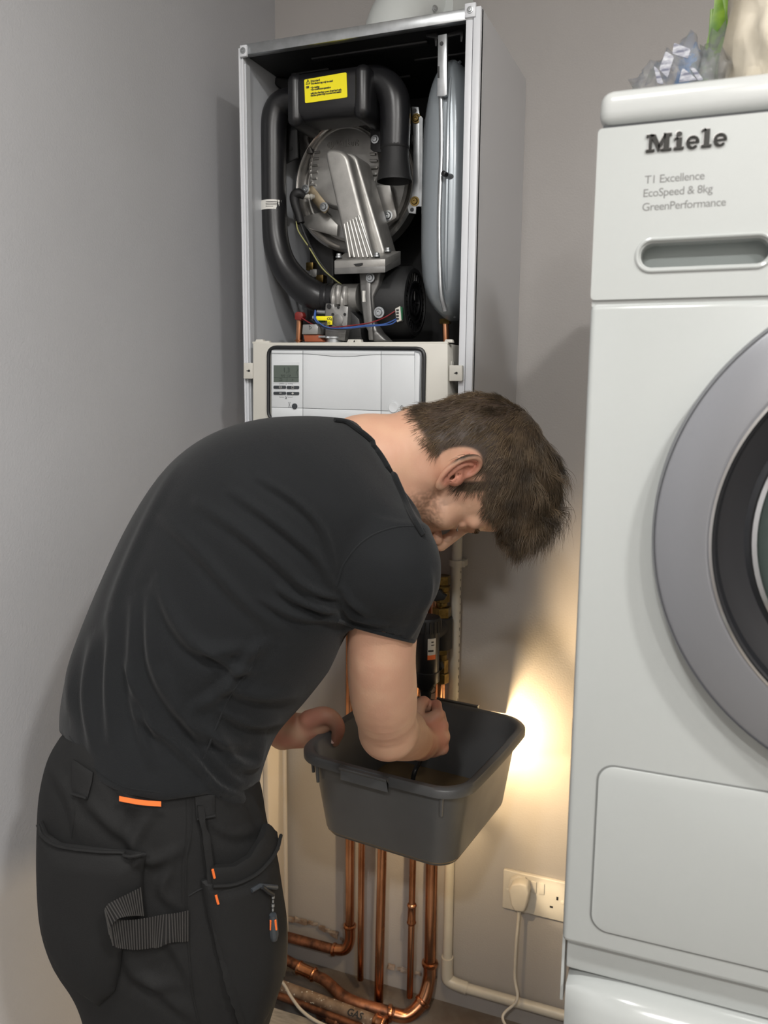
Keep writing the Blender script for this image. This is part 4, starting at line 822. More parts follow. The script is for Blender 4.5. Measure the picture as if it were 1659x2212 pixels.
# stacking frame + washing machine
sk = obj('stacking_frame', box(DX0+.004, DX1-.004, DYF+.012, DYB, DZB-.042, DZB-.0005, .003)+box(DX0-.001, DX0+.002, DYF+.016, DYF+.035, DZB-.085, DZB-.002), M['appl'], label='white stacking frame between the tumble dryer and the machine below', cat='bracket')
wm = empty('washing_machine', (RCX, 0, 0), 'white washing machine at the bottom right, under the tumble dryer', 'washing machine')
WZ = DZB-.043
obj('cabinet', box(DX0+.004, DX1, DYF+.03, DYB, .012, WZ, .008, 3), M['appl'], wm)
n = 40; x0_, x1_ = DX0+.006, DX1-.003; prof = []
for i in range(n+1):
    x = x0_+(x1_-x0_)*i/n; t = (x-x0_)/(x1_-x0_); prof.append((x, t))
V = []; F = []
pr_ = [(-.030, WZ-.001), (.000, WZ-.002), (.012, WZ-.008), (.020, WZ-.022), (.026, WZ-.045), (.024, WZ-.10), (.018, WZ-.19), (-.030, WZ-.19)]
for x, t in prof:
    e = min(1, (t*9)**.5, ((1-t)*9)**.5)
    for d, z in pr_: V.append((x, DYF-(d*e if d > 0 else d)+.004, z-(.012*(1-e) if z > WZ-.03 else 0)))
m = len(pr_)
for i in range(n):
    for j in range(m): F.append((i*m+j, i*m+(j+1) % m, (i+1)*m+(j+1) % m, (i+1)*m+j))
F += [tuple(range(m)), tuple(range((n+1)*m-1, n*m-1, -1))]
obj('fascia', Geo(V, F), M['appl'], wm, label='curved white fascia', ang=50)
obj('front_panel', box(DX0+.006, DX1-.003, DYF-.006, DYF+.032, .10, WZ-.192, .006, 3), M['appl'], wm)
obj('plinth', box(DX0+.01, DX1-.01, DYF+.01, DYF+.032, .012, .098, .003), M['appl'], wm)
wc = (RCX, DYF-.006, WZ-.42)
obj('door_ring', lathe([(.20, 0), (.198, .02), (.15, .03), (.145, .02)], wc, (0, -1, 0), 96, cap=False), M['silver'], wm); obj('porthole', lathe([(.15, .018), (.12, .03), (0, .04)], wc, (0, -1, 0), 64, cap=False), M['doorblack'], wm)
for x in (DX0+.05, DX1-.05):
    for y in (DYF+.06, DYB-.06): obj('foot', lathe([(.02, 0), (.02, .008), (.012, .014)], (x, y, 0), (0, 0, 1), 16), M['black'], wm)

ml = empty('added_side_lamp', (DX0-.02, SIDE[1], SIDE[2]-.02), 'small round lamp added out of sight on the left side of the tumble dryer to warm the wall', 'lamp')  # made-up lamp body for the added side light, hidden behind the dryer edge
obj('lamp_body', lathe([(.012, 0), (.014, .002), (.014, .014), (.010, .016), (.010, .013), (0, .012)], (DX0-.001, SIDE[1], SIDE[2]), (-1, 0, 0), 28), M['black_matt'], ml)
obj('lens', lathe([(.0, .0), (.0095, 0), (.0095, .0015), (0, .002)], (DX0-.0145, SIDE[1], SIDE[2]), (-1, 0, 0), 24, cap=False), eb, ml, label='warm glowing lens of the added lamp')
# ------------------------------------------------------------ things on top of the dryer
LT = DZT+.006
def crumple(c, size, seed, n=3, amp=.35, facet=.0, squash=None, sub=4):
    bm = bmesh.new(); bmesh.ops.create_icosphere(bm, subdivisions=sub, radius=1)
    for v in bm.verts:
        p = v.co.copy(); q = p*n+Vector((seed*7.3, seed*3.1, seed))
        d = 1+amp*(abs(noise.noise(q))*1.6-.4)+amp*.45*(abs(noise.noise(q*2.7))*1.6-.4)+amp*.2*noise.noise(q*6)
        v.co = Vector((p.x*size[0]*d, p.y*size[1]*d, p.z*size[2]*d))
    g = frombm(bm); lo = min(v[2] for v in g.v)
    g.v = [(c[0]+x, c[1]+y, c[2]+max(z-lo*.72, 0.0)) for x, y, z in g.v]; return g
clear = newmat('clear_film', s(205, 205, 205), .14, color2=s(165, 167, 172), vscale=28, bump=.5, bscale=40)
clear.node_tree.nodes['Principled BSDF'].inputs['Transmission Weight'].default_value = .6; clear.node_tree.nodes['Principled BSDF'].inputs['Alpha'].default_value = .45; clear.node_tree.nodes['Principled BSDF'].inputs['IOR'].default_value = 1.15
prt = newmat('bag_print', s(70, 72, 92), .4, color2=s(176, 177, 182), vscale=70, stretch=(1, 1, 3))
tc3 = at(1462, 160, -.40)
bag = obj('plastic_bag', crumple((tc3[0], -.40, LT), (.046, .038, .040), 3, 2.8, .55), clear, label='crumpled clear plastic bag with grey printed patches on the dryer lid', cat='bag', ang=0)
def patch(parent, quads, Y, mat, name='printed_patch', th=.0012):
    for q in quads: obj(name, pp(rquad(q, 4, 3), Y, Y+th, 0), mat, parent)
patch(bag, [[(1438, 110), (1456, 122), (1442, 168), (1424, 150)], [(1456, 92), (1492, 106), (1486, 126), (1452, 116)], [(1474, 146), (1490, 158), (1506, 172), (1466, 178)], [(1412, 142), (1422, 150), (1434, 182), (1420, 180)], [(1488, 142), (1502, 148), (1520, 172), (1508, 174)]], -.448, prt)
blue = newmat('blue_film', s(60, 110, 175), .25, color2=s(110, 150, 190), vscale=30); green = newmat('leaf_green', s(140, 175, 55), .4, color2=s(80, 125, 30), vscale=30)
obj('blue_wrapper', crumple((at(1500, 90, -.30)[0], -.29, LT), (.022, .018, .066), 5, 2.2, .45, sub=3), blue, label='small crumpled blue plastic wrapper behind the clear bag', cat='wrapper', ang=0)
veg = empty('leafy_vegetable', (at(1560, 60, -.33)[0], -.33, LT), 'bunch of long green leaves standing between the clear and beige bags', 'vegetable')
for i, (xa, ya, xb, yb, w_) in enumerate(((1520, 98, 1556, -10, 10), (1544, 92, 1562, -20, 8), (1566, 88, 1568, -20, 9), (1572, 104, 1574, -10, 7), (1518, 80, 1540, 20, 5), (1585, 120, 1580, 0, 8))):
    a, b = at(xa, ya+60, -.34+.01*(i % 3)), at(xb, yb, -.33+.012*(i % 2)); a[2] = LT
    md = (a+b)/2+np.array([(-1)**i*.004, -.006, 0]); R_ = w_/1250
    g = Geo(); P = smooth_path([a, md, b], 6); W_ = np.array([1, .15, 0])
    for j, p in enumerate(P):
        t = j/(len(P)-1); ww = R_*(.7+.9*math.sin(math.pi*min(1, t*1.15))); 
        g.v += [tuple(p-W_*ww), tuple(p+np.array([0, .004, 0])), tuple(p+W_*ww), tuple(p+np.array([0, -.0015, 0]))]
    for j in range(len(P)-1):
        for q in range(4): g.f.append((j*4+q, j*4+(q+1) % 4, j*4+4+(q+1) % 4, j*4+4+q))
    obj('leaf', g, green, veg, ang=60)
obj('film_bag', crumple((at(1556, 140, -.41)[0], -.41, LT), (.026, .026, .046), 8, 3, .5), clear, label='crumpled clear film around the base of the green leaves', cat='bag', ang=0)
beige = newmat('beige_bag', s(205, 196, 178), .22, color2=s(180, 170, 150), vscale=14, bump=.6, bscale=30, coat=.5)
obj('beige_bag', crumple((at(1668, 60, -.42)[0]+.012, -.42, LT), (.058, .055, .13), 11, 3.0, .30), beige, label='large shiny beige plastic packet at the top right corner on the dryer lid', cat='bag', ang=0)
# ------------------------------------------------------------ implicit surface modelling for the figure
class Field:
    def __init__(s, lo, hi, h):
        s.lo = np.array(lo, float); s.h = h; s.n = np.ceil((np.array(hi)-s.lo)/h).astype(int)+1
        s.D = np.full(tuple(s.n), .5, np.float32)
    def sub(s, lo, hi):
        a = np.clip(np.floor((np.array(lo)-s.lo)/s.h).astype(int), 0, s.n-1); b = np.clip(np.ceil((np.array(hi)-s.lo)/s.h).astype(int)+1, 1, s.n)
        sl = tuple(slice(int(i), int(j)) for i, j in zip(a, b))
        ax = [(s.lo[k]+s.h*np.arange(a[k], b[k])).astype(np.float32) for k in range(3)]
        return sl, ax[0][:, None, None], ax[1][None, :, None], ax[2][None, None, :]
    def mix(s, sl, d, k, op='add'):
        E = s.D[sl]
        if op == 'add':
            if k > 0: h = np.clip(.5+.5*(E-d)/k, 0, 1); s.D[sl] = E+(d-E)*h-k*h*(1-h)
            else: s.D[sl] = np.minimum(E, d)
        else:
            d = -d
            if k > 0: h = np.clip(.5-.5*(E-d)/k, 0, 1); s.D[sl] = E+(d-E)*h+k*h*(1-h)
            else: s.D[sl] = np.maximum(E, d)
    def cone(s, a, b, ra, rb, k=.01, op='add'):
        a = np.asarray(a, float); b = np.asarray(b, float); r = max(ra, rb)+k*1.5+.012
        sl, X, Y, Z = s.sub(np.minimum(a, b)-r, np.maximum(a, b)+r); v = b-a; L2 = float(v@v)+1e-12
        px, py, pz = X-a[0], Y-a[1], Z-a[2]; t = np.clip((px*v[0]+py*v[1]+pz*v[2])/L2, 0, 1)
        d = np.sqrt((px-t*v[0])**2+(py-t*v[1])**2+(pz-t*v[2])**2)-(ra+(rb-ra)*t); s.mix(sl, d, k, op)
    def chain(s, P, R, k=.01, op='add', sub=5):
        Q = smooth_path([np.append(np.asarray(p, float), r) for p, r in zip(P, R)], sub); P = [q[:3] for q in Q]; R = [q[3] for q in Q]
        r = max(R)+k*1.5+.012; sl, X, Y, Z = s.sub(np.min(P, 0)-r, np.max(P, 0)+r); T = np.full(s.D[sl].shape, .5, np.float32)
        for i in range(len(P)-1):
            a = P[i]; v = P[i+1]-a; L2 = float(v@v)+1e-12; px, py, pz = X-a[0], Y-a[1], Z-a[2]; t = np.clip((px*v[0]+py*v[1]+pz*v[2])/L2, 0, 1)
            np.minimum(T, np.sqrt((px-t*v[0])**2+(py-t*v[1])**2+(pz-t*v[2])**2)-(R[i]+(R[i+1]-R[i])*t), out=T)
        s.mix(sl, T, k, op)
    def ell(s, c, ax, rad, k=.01, op='add'):
        c = np.asarray(c, float); A = np.array(ax, float); r = max(rad)+k*1.5+.012; sl, X, Y, Z = s.sub(c-r, c+r); px, py, pz = X-c[0], Y-c[1], Z-c[2]
        q = [(px*A[i][0]+py*A[i][1]+pz*A[i][2]) for i in range(3)]
        k0 = np.sqrt(sum((q[i]/rad[i])**2 for i in range(3))); k1 = np.sqrt(sum((q[i]/rad[i]**2)**2 for i in range(3)))+1e-9
        s.mix(sl, (k0*(k0-1)/k1).astype(np.float32), k, op)
    def loft(s, C, A, B, ra, rb, k=.012, exp=2.0):
        "elliptical sections in the planes spanned by A, B; ra, rb radii"
        C = np.array(C); A = np.array(A); B = np.array(B); N = np.cross(A, B); V = np.gradient(C, axis=0); N *= np.sign((N*V).sum(1))[:, None]
        r = max(list(ra)+list(rb))*1.05+.04; SL, *_ = s.sub(np.min(C, 0)-r, np.max(C, 0)+r); T = np.full(s.D[SL].shape, .5, np.float32); o = [q.start for q in SL]
        last = len(C)-2
        for i in range(len(C)-1):
            r = max(ra[i], ra[i+1], rb[i], rb[i+1])*1.05+.03; sl, X, Y, Z = s.sub(np.minimum(C[i], C[i+1])-r, np.maximum(C[i], C[i+1])+r)
            if min(q.stop-q.start for q in sl) <= 0: continue
            f0 = (X-C[i][0])*N[i][0]+(Y-C[i][1])*N[i][1]+(Z-C[i][2])*N[i][2]; f1 = (X-C[i+1][0])*N[i+1][0]+(Y-C[i+1][1])*N[i+1][1]+(Z-C[i+1][2])*N[i+1][2]
            t = np.clip(f0/(f0-f1+1e-9), 0, 1); ok = (f0 >= (-.012 if i == 0 else 0)) & (f1 <= (.012 if i == last else 0)) & (f0-f1 > 0)
            v = C[i+1]-C[i]; qx, qy, qz = X-C[i][0]-t*v[0], Y-C[i][1]-t*v[1], Z-C[i][2]-t*v[2]; Ai = A[i]; Bi = B[i]; Aj = A[i+1]-A[i]; Bj = B[i+1]-B[i]
            a = qx*(Ai[0]+Aj[0]*t)+qy*(Ai[1]+Aj[1]*t)+qz*(Ai[2]+Aj[2]*t); b = qx*(Bi[0]+Bj[0]*t)+qy*(Bi[1]+Bj[1]*t)+qz*(Bi[2]+Bj[2]*t)
            Ra = ra[i]+(ra[i+1]-ra[i])*t; Rb = rb[i]+(rb[i+1]-rb[i])*t
            d = (((np.abs(a)/Ra)**exp+(np.abs(b)/Rb)**exp)**(1/exp)-1)*np.minimum(Ra, Rb)
            if i == 0: d = np.maximum(d, -f0)
            if i == last: d = np.maximum(d, f1)
            d = np.where(ok, d, .5).astype(np.float32)
            l2 = tuple(slice(q.start-w_, q.stop-w_) for q, w_ in zip(sl, o)); T[l2] = np.minimum(T[l2], d)
        s.mix(SL, T, k)
    def mesh(s):
        D = s.D; S = D < 0; n = np.array(D.shape)
        cnt = np.zeros(tuple(n-1), np.uint8)
        for i in (0, 1):
            for j in (0, 1):
                for k in (0, 1): cnt += S[i:n[0]-1+i, j:n[1]-1+j, k:n[2]-1+k]
        cells = np.argwhere((cnt > 0) & (cnt < 8)); idm = np.full(tuple(n-1), -1, np.int32); idm[tuple(cells.T)] = np.arange(len(cells))
        co = [(i, j, k) for i in (0, 1) for j in (0, 1) for k in (0, 1)]
        val = np.stack([D[cells[:, 0]+c[0], cells[:, 1]+c[1], cells[:, 2]+c[2]] for c in co], 1)
        acc = np.zeros((len(cells), 3)); w = np.zeros(len(cells))
        for a in range(8):
            for b in range(a+1, 8):
                df = [co[b][q]-co[a][q] for q in range(3)]
                if sum(map(abs, df)) != 1: continue
                va, vb = val[:, a], val[:, b]; m = (va < 0) != (vb < 0); t = np.where(m, va/(va-vb+1e-12), 0)
                p = np.array(co[a])[None, :]+t[:, None]*np.array(df)[None, :]; acc += p*m[:, None]; w += m
        V = s.lo+s.h*(cells+acc/w[:, None]); F = []
        for ax in range(3):
            u, v = [(1, 2), (2, 0), (0, 1)][ax]
            sl0 = [slice(None)]*3; sl1 = [slice(None)]*3; sl0[ax] = slice(0, n[ax]-1); sl1[ax] = slice(1, n[ax])
            E = np.argwhere(S[tuple(sl0)] != S[tuple(sl1)]); E = E[(E[:, u] > 0) & (E[:, v] > 0) & (E[:, u] < n[u]-1) & (E[:, v] < n[v]-1)]
            sg = S[tuple(E.T)]
            def g(du, dv): q = E.copy(); q[:, u] -= du; q[:, v] -= dv; return idm[tuple(q.T)]
            Q = np.stack([g(1, 1), g(0, 1), g(0, 0), g(1, 0)], 1); Q[~sg] = Q[~sg][:, ::-1]; F.append(Q)
        F = np.concatenate(F); F = F[(F >= 0).all(1)]
        return V, F
def relax(V, F, it=2, lam=.5):
    E = np.concatenate([F[:, [0, 1]], F[:, [1, 2]], F[:, [2, 3]], F[:, [3, 0]]]); n = len(V)
    for _ in range(it):
        acc = np.zeros_like(V); c = np.bincount(E[:, 0], minlength=n)+np.bincount(E[:, 1], minlength=n)
        for q in range(3): acc[:, q] = np.bincount(E[:, 0], V[E[:, 1], q], n)+np.bincount(E[:, 1], V[E[:, 0], q], n)
        V = V+lam*(acc/np.maximum(c, 1)[:, None]-V)
    return V
def normals(V, F):
    N = np.cross(V[F[:, 2]]-V[F[:, 0]], V[F[:, 3]]-V[F[:, 1]]); out = np.zeros_like(V)
    for k in range(4):
        for q in range(3): out[:, q] += np.bincount(F[:, k], N[:, q], len(V))
    return out/(np.linalg.norm(out, axis=1)[:, None]+1e-12)
def pix(V):
    d = V-CAM; z = d@CF; return np.stack([829.5+FPX*(d@CR)/z, 1106-FPX*(d@CU)/z], 1)
def polydist(P, poly):
    "2D distance of points to a polyline, with parameter 0..1 along it"
    poly = np.array(poly, float); best = np.full(len(P), 1e9); par = np.zeros(len(P)); sgn = np.zeros(len(P)); L = np.linalg.norm(np.diff(poly, axis=0), axis=1); cum = np.concatenate([[0], np.cumsum(L)])
    for i in range(len(poly)-1):
        v = poly[i+1]-poly[i]; t = np.clip(((P-poly[i])@v)/(v@v), 0, 1); q = P-poly[i]-t[:, None]*v; d = np.linalg.norm(q, axis=1); m = d < best
        best[m] = d[m]; par[m] = ((cum[i]+t*L[i])/cum[-1])[m]; sgn[m] = np.sign(v[0]*q[:, 1]-v[1]*q[:, 0])[m]
    return best, par, sgn
def sculpt(V, F, folds):
    "cloth folds: each (photo polyline, width px, height m); acts along the surface normal on the side of the cloth that faces the room"
    N = normals(V, F); P = pix(V); view = (V-CAM)/np.linalg.norm(V-CAM, axis=1)[:, None]; fac = np.clip(-(N*view).sum(1)*3, 0, 1); disp = np.zeros(len(V))
    for poly, w_, h in folds:
        pl = [p[:2] for p in smooth_path([np.array([x, y, 0.]) for x, y in poly], 4)]
        lo = np.min(pl, 0)-3*w_; hi = np.max(pl, 0)+3*w_; m = np.where((P[:, 0] > lo[0]) & (P[:, 0] < hi[0]) & (P[:, 1] > lo[1]) & (P[:, 1] < hi[1]))[0]
        if len(m) == 0: continue
        d, t, sg = polydist(P[m], pl); env = np.clip(np.sin(np.pi*np.clip(t*.94+.03, 0, 1)), 0, 1)**.6
        x = d*sg/w_; disp[m] += h*env*(np.exp(-x*x)-.45*np.exp(-(x-1.7)**2))
    return V+N*(disp*fac)[:, None]
nz3 = lambda V, sc, off=0: np.array([noise.noise(Vector((x*sc+off, y*sc+off, z*sc))) for x, y, z in V])
def nrm(v): v = np.asarray(v, float); return v/np.linalg.norm(v)
person = empty('person', (.12, -.46, 0), 'brown-haired young man in black t-shirt and black work trousers bending over the bowl', 'person')

# ---- shirt
def ring_list(rows, k=4):
    "rows: back pixel, front pixel, Y, half depth"
    R = []
    for (bx, by), (fx_, fy_), Y, hd in rows:
        c = at((bx+fx_)/2, (by+fy_)/2, Y); vd = c-CAM; vv = vd@vd
        def onp(x, y): d = CF+CR*(x-829.5)/FPX-CU*(y-1106)/FPX; return CAM+d*(vv/(d@vd))
        b, f = onp(bx, by), onp(fx_, fy_); c = (b+f)/2; R.append(np.concatenate([c, b-f, [hd]]))
    R = smooth_path(R, k); C = [r[:3] for r in R]; ra = [np.linalg.norm(r[3:6])/2 for r in R]; A = [nrm(r[3:6]) for r in R]; B = []
    for c, a in zip(C, A): v = nrm(c-CAM); v = v-a*(v@a); B.append(nrm(v))
    return C, A, B, ra, [r[6] for r in R]
SH = [((126, 1800), (552, 1880), -.495, .182), ((128, 1690), (556, 1775), -.492, .180), ((130, 1600), (556, 1700), -.485, .174), ((134, 1520), (575, 1630), -.475, .165), ((160, 1410), (600, 1578), -.465, .165), ((215, 1270), (655, 1515), -.45, .168), ((288, 1120), (712, 1440), -.43, .172), ((365, 1010), (765, 1350), -.41, .175),
      ((455, 942), (820, 1270), -.385, .175), ((560, 908), (868, 1210), -.36, .165), ((665, 900), (902, 1180), -.325, .145), ((745, 905), (918, 1160), -.295, .115), ((775, 914), (922, 1150), -.283, .098)]
SHO = at(862, 1228, -.445); ELB = at(838, 1578, -.30); WRI = at(908, 1603, -.07); SLE = at(818, 1368, -.39)
LSH = at(668, 1070, -.15); LEL = at(560, 1440, -.08); LWR = at(612, 1584, -.03)
fs = Field((-.113, -.72, .60), (.66, .06, 1.47), .0036)
C_, A_, B_, ra_, rb_ = ring_list(SH); fs.loft(C_, A_, B_, ra_, rb_, .012, exp=2.15)
# sleeve, shoulder cap and far sleeve
fs.chain([at(800, 1130, -.36), at(850, 1195, -.43), at(858, 1240, -.44)], [.050, .052, .050], .03)
SC_, SA, SB, sra, srb = ring_list([((760, 1130), (912, 1150), -.415, .052), ((738, 1210), (936, 1215), -.435, .062), ((727, 1290), (934, 1290), -.43, .062), ((727, 1349), (896, 1393), -.405, .055)], 4)
fs.loft(SC_, SA, SB, sra, srb, .022); sc = [SC_[4], SC_[8], SC_[-1]]; sax = nrm(SC_[-1]-SC_[-5])
fs.chain([at(700, 1050, -.20), LSH, (LSH+LEL)/2], [.062, .062, .058], .03)
# openings: neck, sleeve ends, hem
NK0 = at(800, 1005, -.27); NK1 = at(965, 985, -.24)
fs.chain([at(876, 1000, -.273), at(990, 990, -.245)], [.062, .072], .005, 'cut')
fs.cone(sc[2]-sax*.02, sc[2]+sax*.05, .044, .051, .003, 'cut'); 
HEM = [(60, 1540), (100, 1560), (140, 1592), (160, 1640), (200, 1682), (265, 1714), (350, 1730), (450, 1716), (500, 1738), (530, 1756), (556, 1705), (580, 1640), (640, 1600)]
sl, X, Y, Z = fs.sub((-.12, -.8, .5), (.5, .1, 1.0)); dx, dy, dz = X-CAM[0], Y-CAM[1], Z-CAM[2]; zc = dx*CF[0]+dy*CF[1]+dz*CF[2]
hx_ = 829.5+FPX*(dx*CR[0]+dy*CR[1]+dz*CR[2])/zc; hy_ = 1106-FPX*(dx*CU[0]+dy*CU[1]+dz*CU[2])/zc
fs.D[sl] = np.maximum(fs.D[sl], ((hy_-np.interp(hx_, [q[0] for q in HEM], [q[1] for q in HEM]))/1500).astype(np.float32))
Vs, Fs = fs.mesh(); Vs = relax(Vs, Fs, 3)
folds = [([(352, 1120), (420, 1180), (520, 1290), (600, 1360)], 14, .004), ([(430, 1085), (540, 1160), (640, 1250), (700, 1320), (745, 1345)], 13, .005), ([(500, 1060), (600, 1130), (680, 1200), (725, 1270)], 11, .005),
         ([(560, 1030), (650, 1090), (700, 1150), (722, 1230)], 9, .005), ([(600, 1270), (660, 1305), (730, 1318)], 8, .006), ([(640, 1250), (690, 1280), (732, 1292)], 7, .005), ([(560, 1290), (640, 1330), (735, 1340)], 9, .004),
         ([(345, 1260), (380, 1340), (440, 1400), (560, 1400)], 16, .006), ([(440, 1395), (500, 1440), (545, 1450)], 10, .005), ([(560, 1395), (520, 1440), (470, 1500), (420, 1530)], 12, .005),
         ([(325, 1280), (330, 1420), (370, 1520), (430, 1590)], 13, .006), ([(290, 1300), (285, 1450), (300, 1560), (330, 1650)], 11, .004), ([(245, 1330), (235, 1480), (240, 1600)], 11, .0045), ([(200, 1380), (185, 1500), (200, 1620)], 10, .004),
         ([(360, 1450), (400, 1540), (460, 1590), (540, 1610)], 13, .006), ([(455, 1560), (500, 1640), (545, 1650), (570, 1600)], 15, .008), ([(410, 1560), (470, 1650), (520, 1690), (560, 1680)], 12, .007), ([(420, 1640), (470, 1700), (530, 1720)], 10, .006),
         ([(470, 1530), (540, 1560), (610, 1560)], 12, .005), ([(300, 1540), (370, 1600), (430, 1660)], 12, .006), ([(270, 1430), (320, 1540), (350, 1620)], 9, .004), ([(480, 1480), (560, 1500), (640, 1500)], 14, .005), ([(740, 1270), (760, 1300), (800, 1330)], 8, .004),
         ([(735, 1290), (760, 1330), (830, 1350)], 7, .004), ([(905, 1330), (925, 1290), (930, 1240)], 8, .003), ([(880, 1380), (905, 1340), (928, 1320)], 7, .003), ([(380, 1010), (330, 1100), (260, 1260), (215, 1400)], 12, .003), ([(180, 1300), (150, 1430), (150, 1540)], 12, .005)]
folds = [(a, b, c*1.45) for a, b, c in folds]
Vs = sculpt(Vs, Fs, folds)
Ps = pix(Vs); Nn = normals(Vs, Fs)
# hem sags in an uneven curve: pull the lowest band to the hem line
cloth = newmat('black_cotton', s(19, 21, 23), .85, bump=.35, bscale=900, var=.18, vscale=7, spec=.25)
cloth.node_tree.nodes['Principled BSDF'].inputs['Sheen Weight'].default_value = .08; cloth.node_tree.nodes['Principled BSDF'].inputs['Sheen Roughness'].default_value = .5
shirt = obj('t_shirt', (Vs, Fs), cloth, person, label='plain black short-sleeved t-shirt', ang=0)
from mathutils.bvhtree import BVHTree
def bvh_of(V, F): return BVHTree.FromPolygons([tuple(v) for v in V], [tuple(int(i) for i in f) for f in F])
BVS = bvh_of(Vs, Fs)
def onto(bv, px, py, off=0.):
    d = nrm(CF+CR*(px-829.5)/FPX-CU*(py-1106)/FPX); h = bv.ray_cast(Vector(CAM), Vector(d))
    if h[0] is None:
        best = None
        for r_ in (4, 9, 16, 26, 40, 60):
            for k in range(12):
                a_ = k*math.pi/6; d2 = nrm(CF+CR*(px+r_*math.cos(a_)-829.5)/FPX-CU*(py+r_*math.sin(a_)-1106)/FPX); h = bv.ray_cast(Vector(CAM), Vector(d2))
                if h[0] is not None: dist = (np.array(h[0])-CAM)@CF; return CAM+d*dist/(d@CF), np.array(h[1])
        return at(px, py, -.5), np.array([0, -1., 0])
    n = np.array(h[1]); n = n if n@d < 0 else -n
    n2 = nrm(n+nrm(CAM-np.array(h[0]))*.8); return np.array(h[0])+n2*off, n
def seam(bv, pts, r, mat, name, parent, k=5, off=0., label=None, n=6):
    P = [onto(bv, x, y, off)[0] for x, y in [p[:2] for p in smooth_path([np.array([x, y, 0.]) for x, y in pts], k)]]
    return obj(name, tube(P, r, n), mat, parent, label=label)
def patchon(bv, poly, th, mat, name, parent, off=.001, step=9, label=None, bulge=0., smooth=0, ang=50, hard=True):
    "a sewn-on cloth piece: an outline laid on the surface beneath, with real thickness"
    from mathutils.geometry import delaunay_2d_cdt
    poly = [np.array(p, float) for p in poly]
    if smooth: poly = [p[:2] for p in smooth_path([np.append(p, 0) for p in poly+[poly[0]]], smooth)][:-1]
    B = []
    for i in range(len(poly)):
        a, b = poly[i], poly[(i+1) % len(poly)]; m = max(1, int(np.linalg.norm(b-a)/step))
        B += [a+(b-a)*k/m for k in range(m)]
    B = np.array(B); lo, hi = B.min(0), B.max(0); I = [np.array((x, y)) for x in np.arange(lo[0], hi[0], step) for y in np.arange(lo[1], hi[1], step)]
    nb = len(B)
    def inside(p):
        c = False
        for i in range(nb):
            a, b = B[i], B[(i+1) % nb]
            if (a[1] > p[1]) != (b[1] > p[1]) and p[0] < (b[0]-a[0])*(p[1]-a[1])/(b[1]-a[1])+a[0]: c = not c
        return c
    I = [p for p in I if inside(p) and np.min(np.linalg.norm(B-p, axis=1)) > step*.6]
    vs, es, fs_, *_ = delaunay_2d_cdt([Vector(p) for p in list(B)+I], [(i, (i+1) % nb) for i in range(nb)], [], 1, 1e-4)
    P = []; Q = []
    for v in vs:
        dd = np.min(np.linalg.norm(B-np.array(v), axis=1)); bl = bulge*min(1, dd/45)**.7 if bulge else 0
        p, n = onto(bv, v.x, v.y); vw = nrm(CAM-p); n = nrm(n+vw*.6); e = min(1, dd/(step*.8)); Q.append(p+n*off*.2); P.append(p+n*(off+bl+th*(.55+.45*e)))
    m = len(vs); F = [tuple(f) for f in fs_]+[tuple(i+m for i in f[::-1]) for f in fs_]; from collections import Counter
    ed = Counter()
    for f in fs_:
        for i in range(len(f)): ed[(f[i], f[(i+1) % len(f)])] += 1
    for (a, b) in list(ed):
        if (b, a) not in ed: F.append((a, b, b+m, a+m))
    return obj(name, Geo(P+Q, F), mat, parent, label=label, ang=ang)
seam(BVS, [(727, 1265), (745, 1215), (790, 1165), (850, 1140), (905, 1138), (918, 1150)], .0012, cloth, 'sleeve_seam', shirt)
seam(BVS, [(560, 1395), (545, 1440), (505, 1490), (480, 1540), (440, 1640), (352, 1722)][:5], .0011, cloth, 'side_seam', shirt)
seam(BVS, [(733, 1338), (780, 1352), (830, 1368), (890, 1380)], .0008, cloth, 'hem_stitch', shirt)
seam(BVS, [(150, 1590), (200, 1655), (265, 1698), (345, 1712)], .0008, cloth, 'hem_stitch', shirt)
seam(BVS, [(729, 1341), (780, 1357), (840, 1373), (893, 1386)], .0026, cloth, 'sleeve_hem', shirt, label='folded sleeve hem')
# ribbed collar lying round the neckline
def collar():
    P = [(728, 907), (752, 911), (772, 924), (800, 946), (824, 974), (842, 1003), (858, 1034), (874, 1070), (890, 1105), (906, 1134), (918, 1154)]
    Q = [onto(BVS, x-6, y+4, .0040)[0] for x, y in [p[:2] for p in smooth_path([np.array([x, y, 0.]) for x, y in P], 4)]]
    return tube(Q, [.0030+.0012*math.sin(math.pi*i/(len(Q)-1)) for i in range(len(Q))], 8)
obj('collar', collar(), cloth, shirt, label='ribbed neckline')

# ---- trousers
tr_m = newmat('black_work_cloth', s(27, 27, 27), .8, bump=.3, bscale=1400, var=.15, vscale=6, spec=.3)
TRW = [((138, 1584), (545, 1650), -.49, .150), ((106, 1640), (562, 1700), -.495, .158), ((87, 1720), (574, 1775), -.50, .165), ((82, 1810), (594, 1840), -.50, .17), ((82, 1910), (606, 1915), -.50, .17), ((90, 2010), (618, 2000), -.50, .168), ((118, 2095), (615, 2090), -.50, .165), ((165, 2170), (592, 2170), -.50, .16), ((190, 2260), (570, 2260), -.50, .158), ((205, 2420), (560, 2440), -.50, .15)]
ft = Field((-.113, -.74, .0), (.45, -.20, 1.0), .0042)
C_, A_, B_, ra_, rb_ = ring_list(TRW, 3); ft.loft(C_, A_, B_, ra_, rb_, .012, exp=2.2)
K0 = C_[-1]; sd = nrm(np.array([.35, -.94, 0]))
for sg, fx_ in ((1, .0), (-1, .07)):
    hp = K0+sd*sg*.075; kn = hp+np.array([.02+fx_, 0, -.18]); an = np.array([kn[0]-.02, kn[1], .10]); ft.chain([hp, kn, an, an*np.array([1, 1, 0])+np.array([0, 0, .055])], [.098, .083, .074, .078], .02)
Vt, Ft = ft.mesh(); Vt = relax(Vt, Ft, 3)
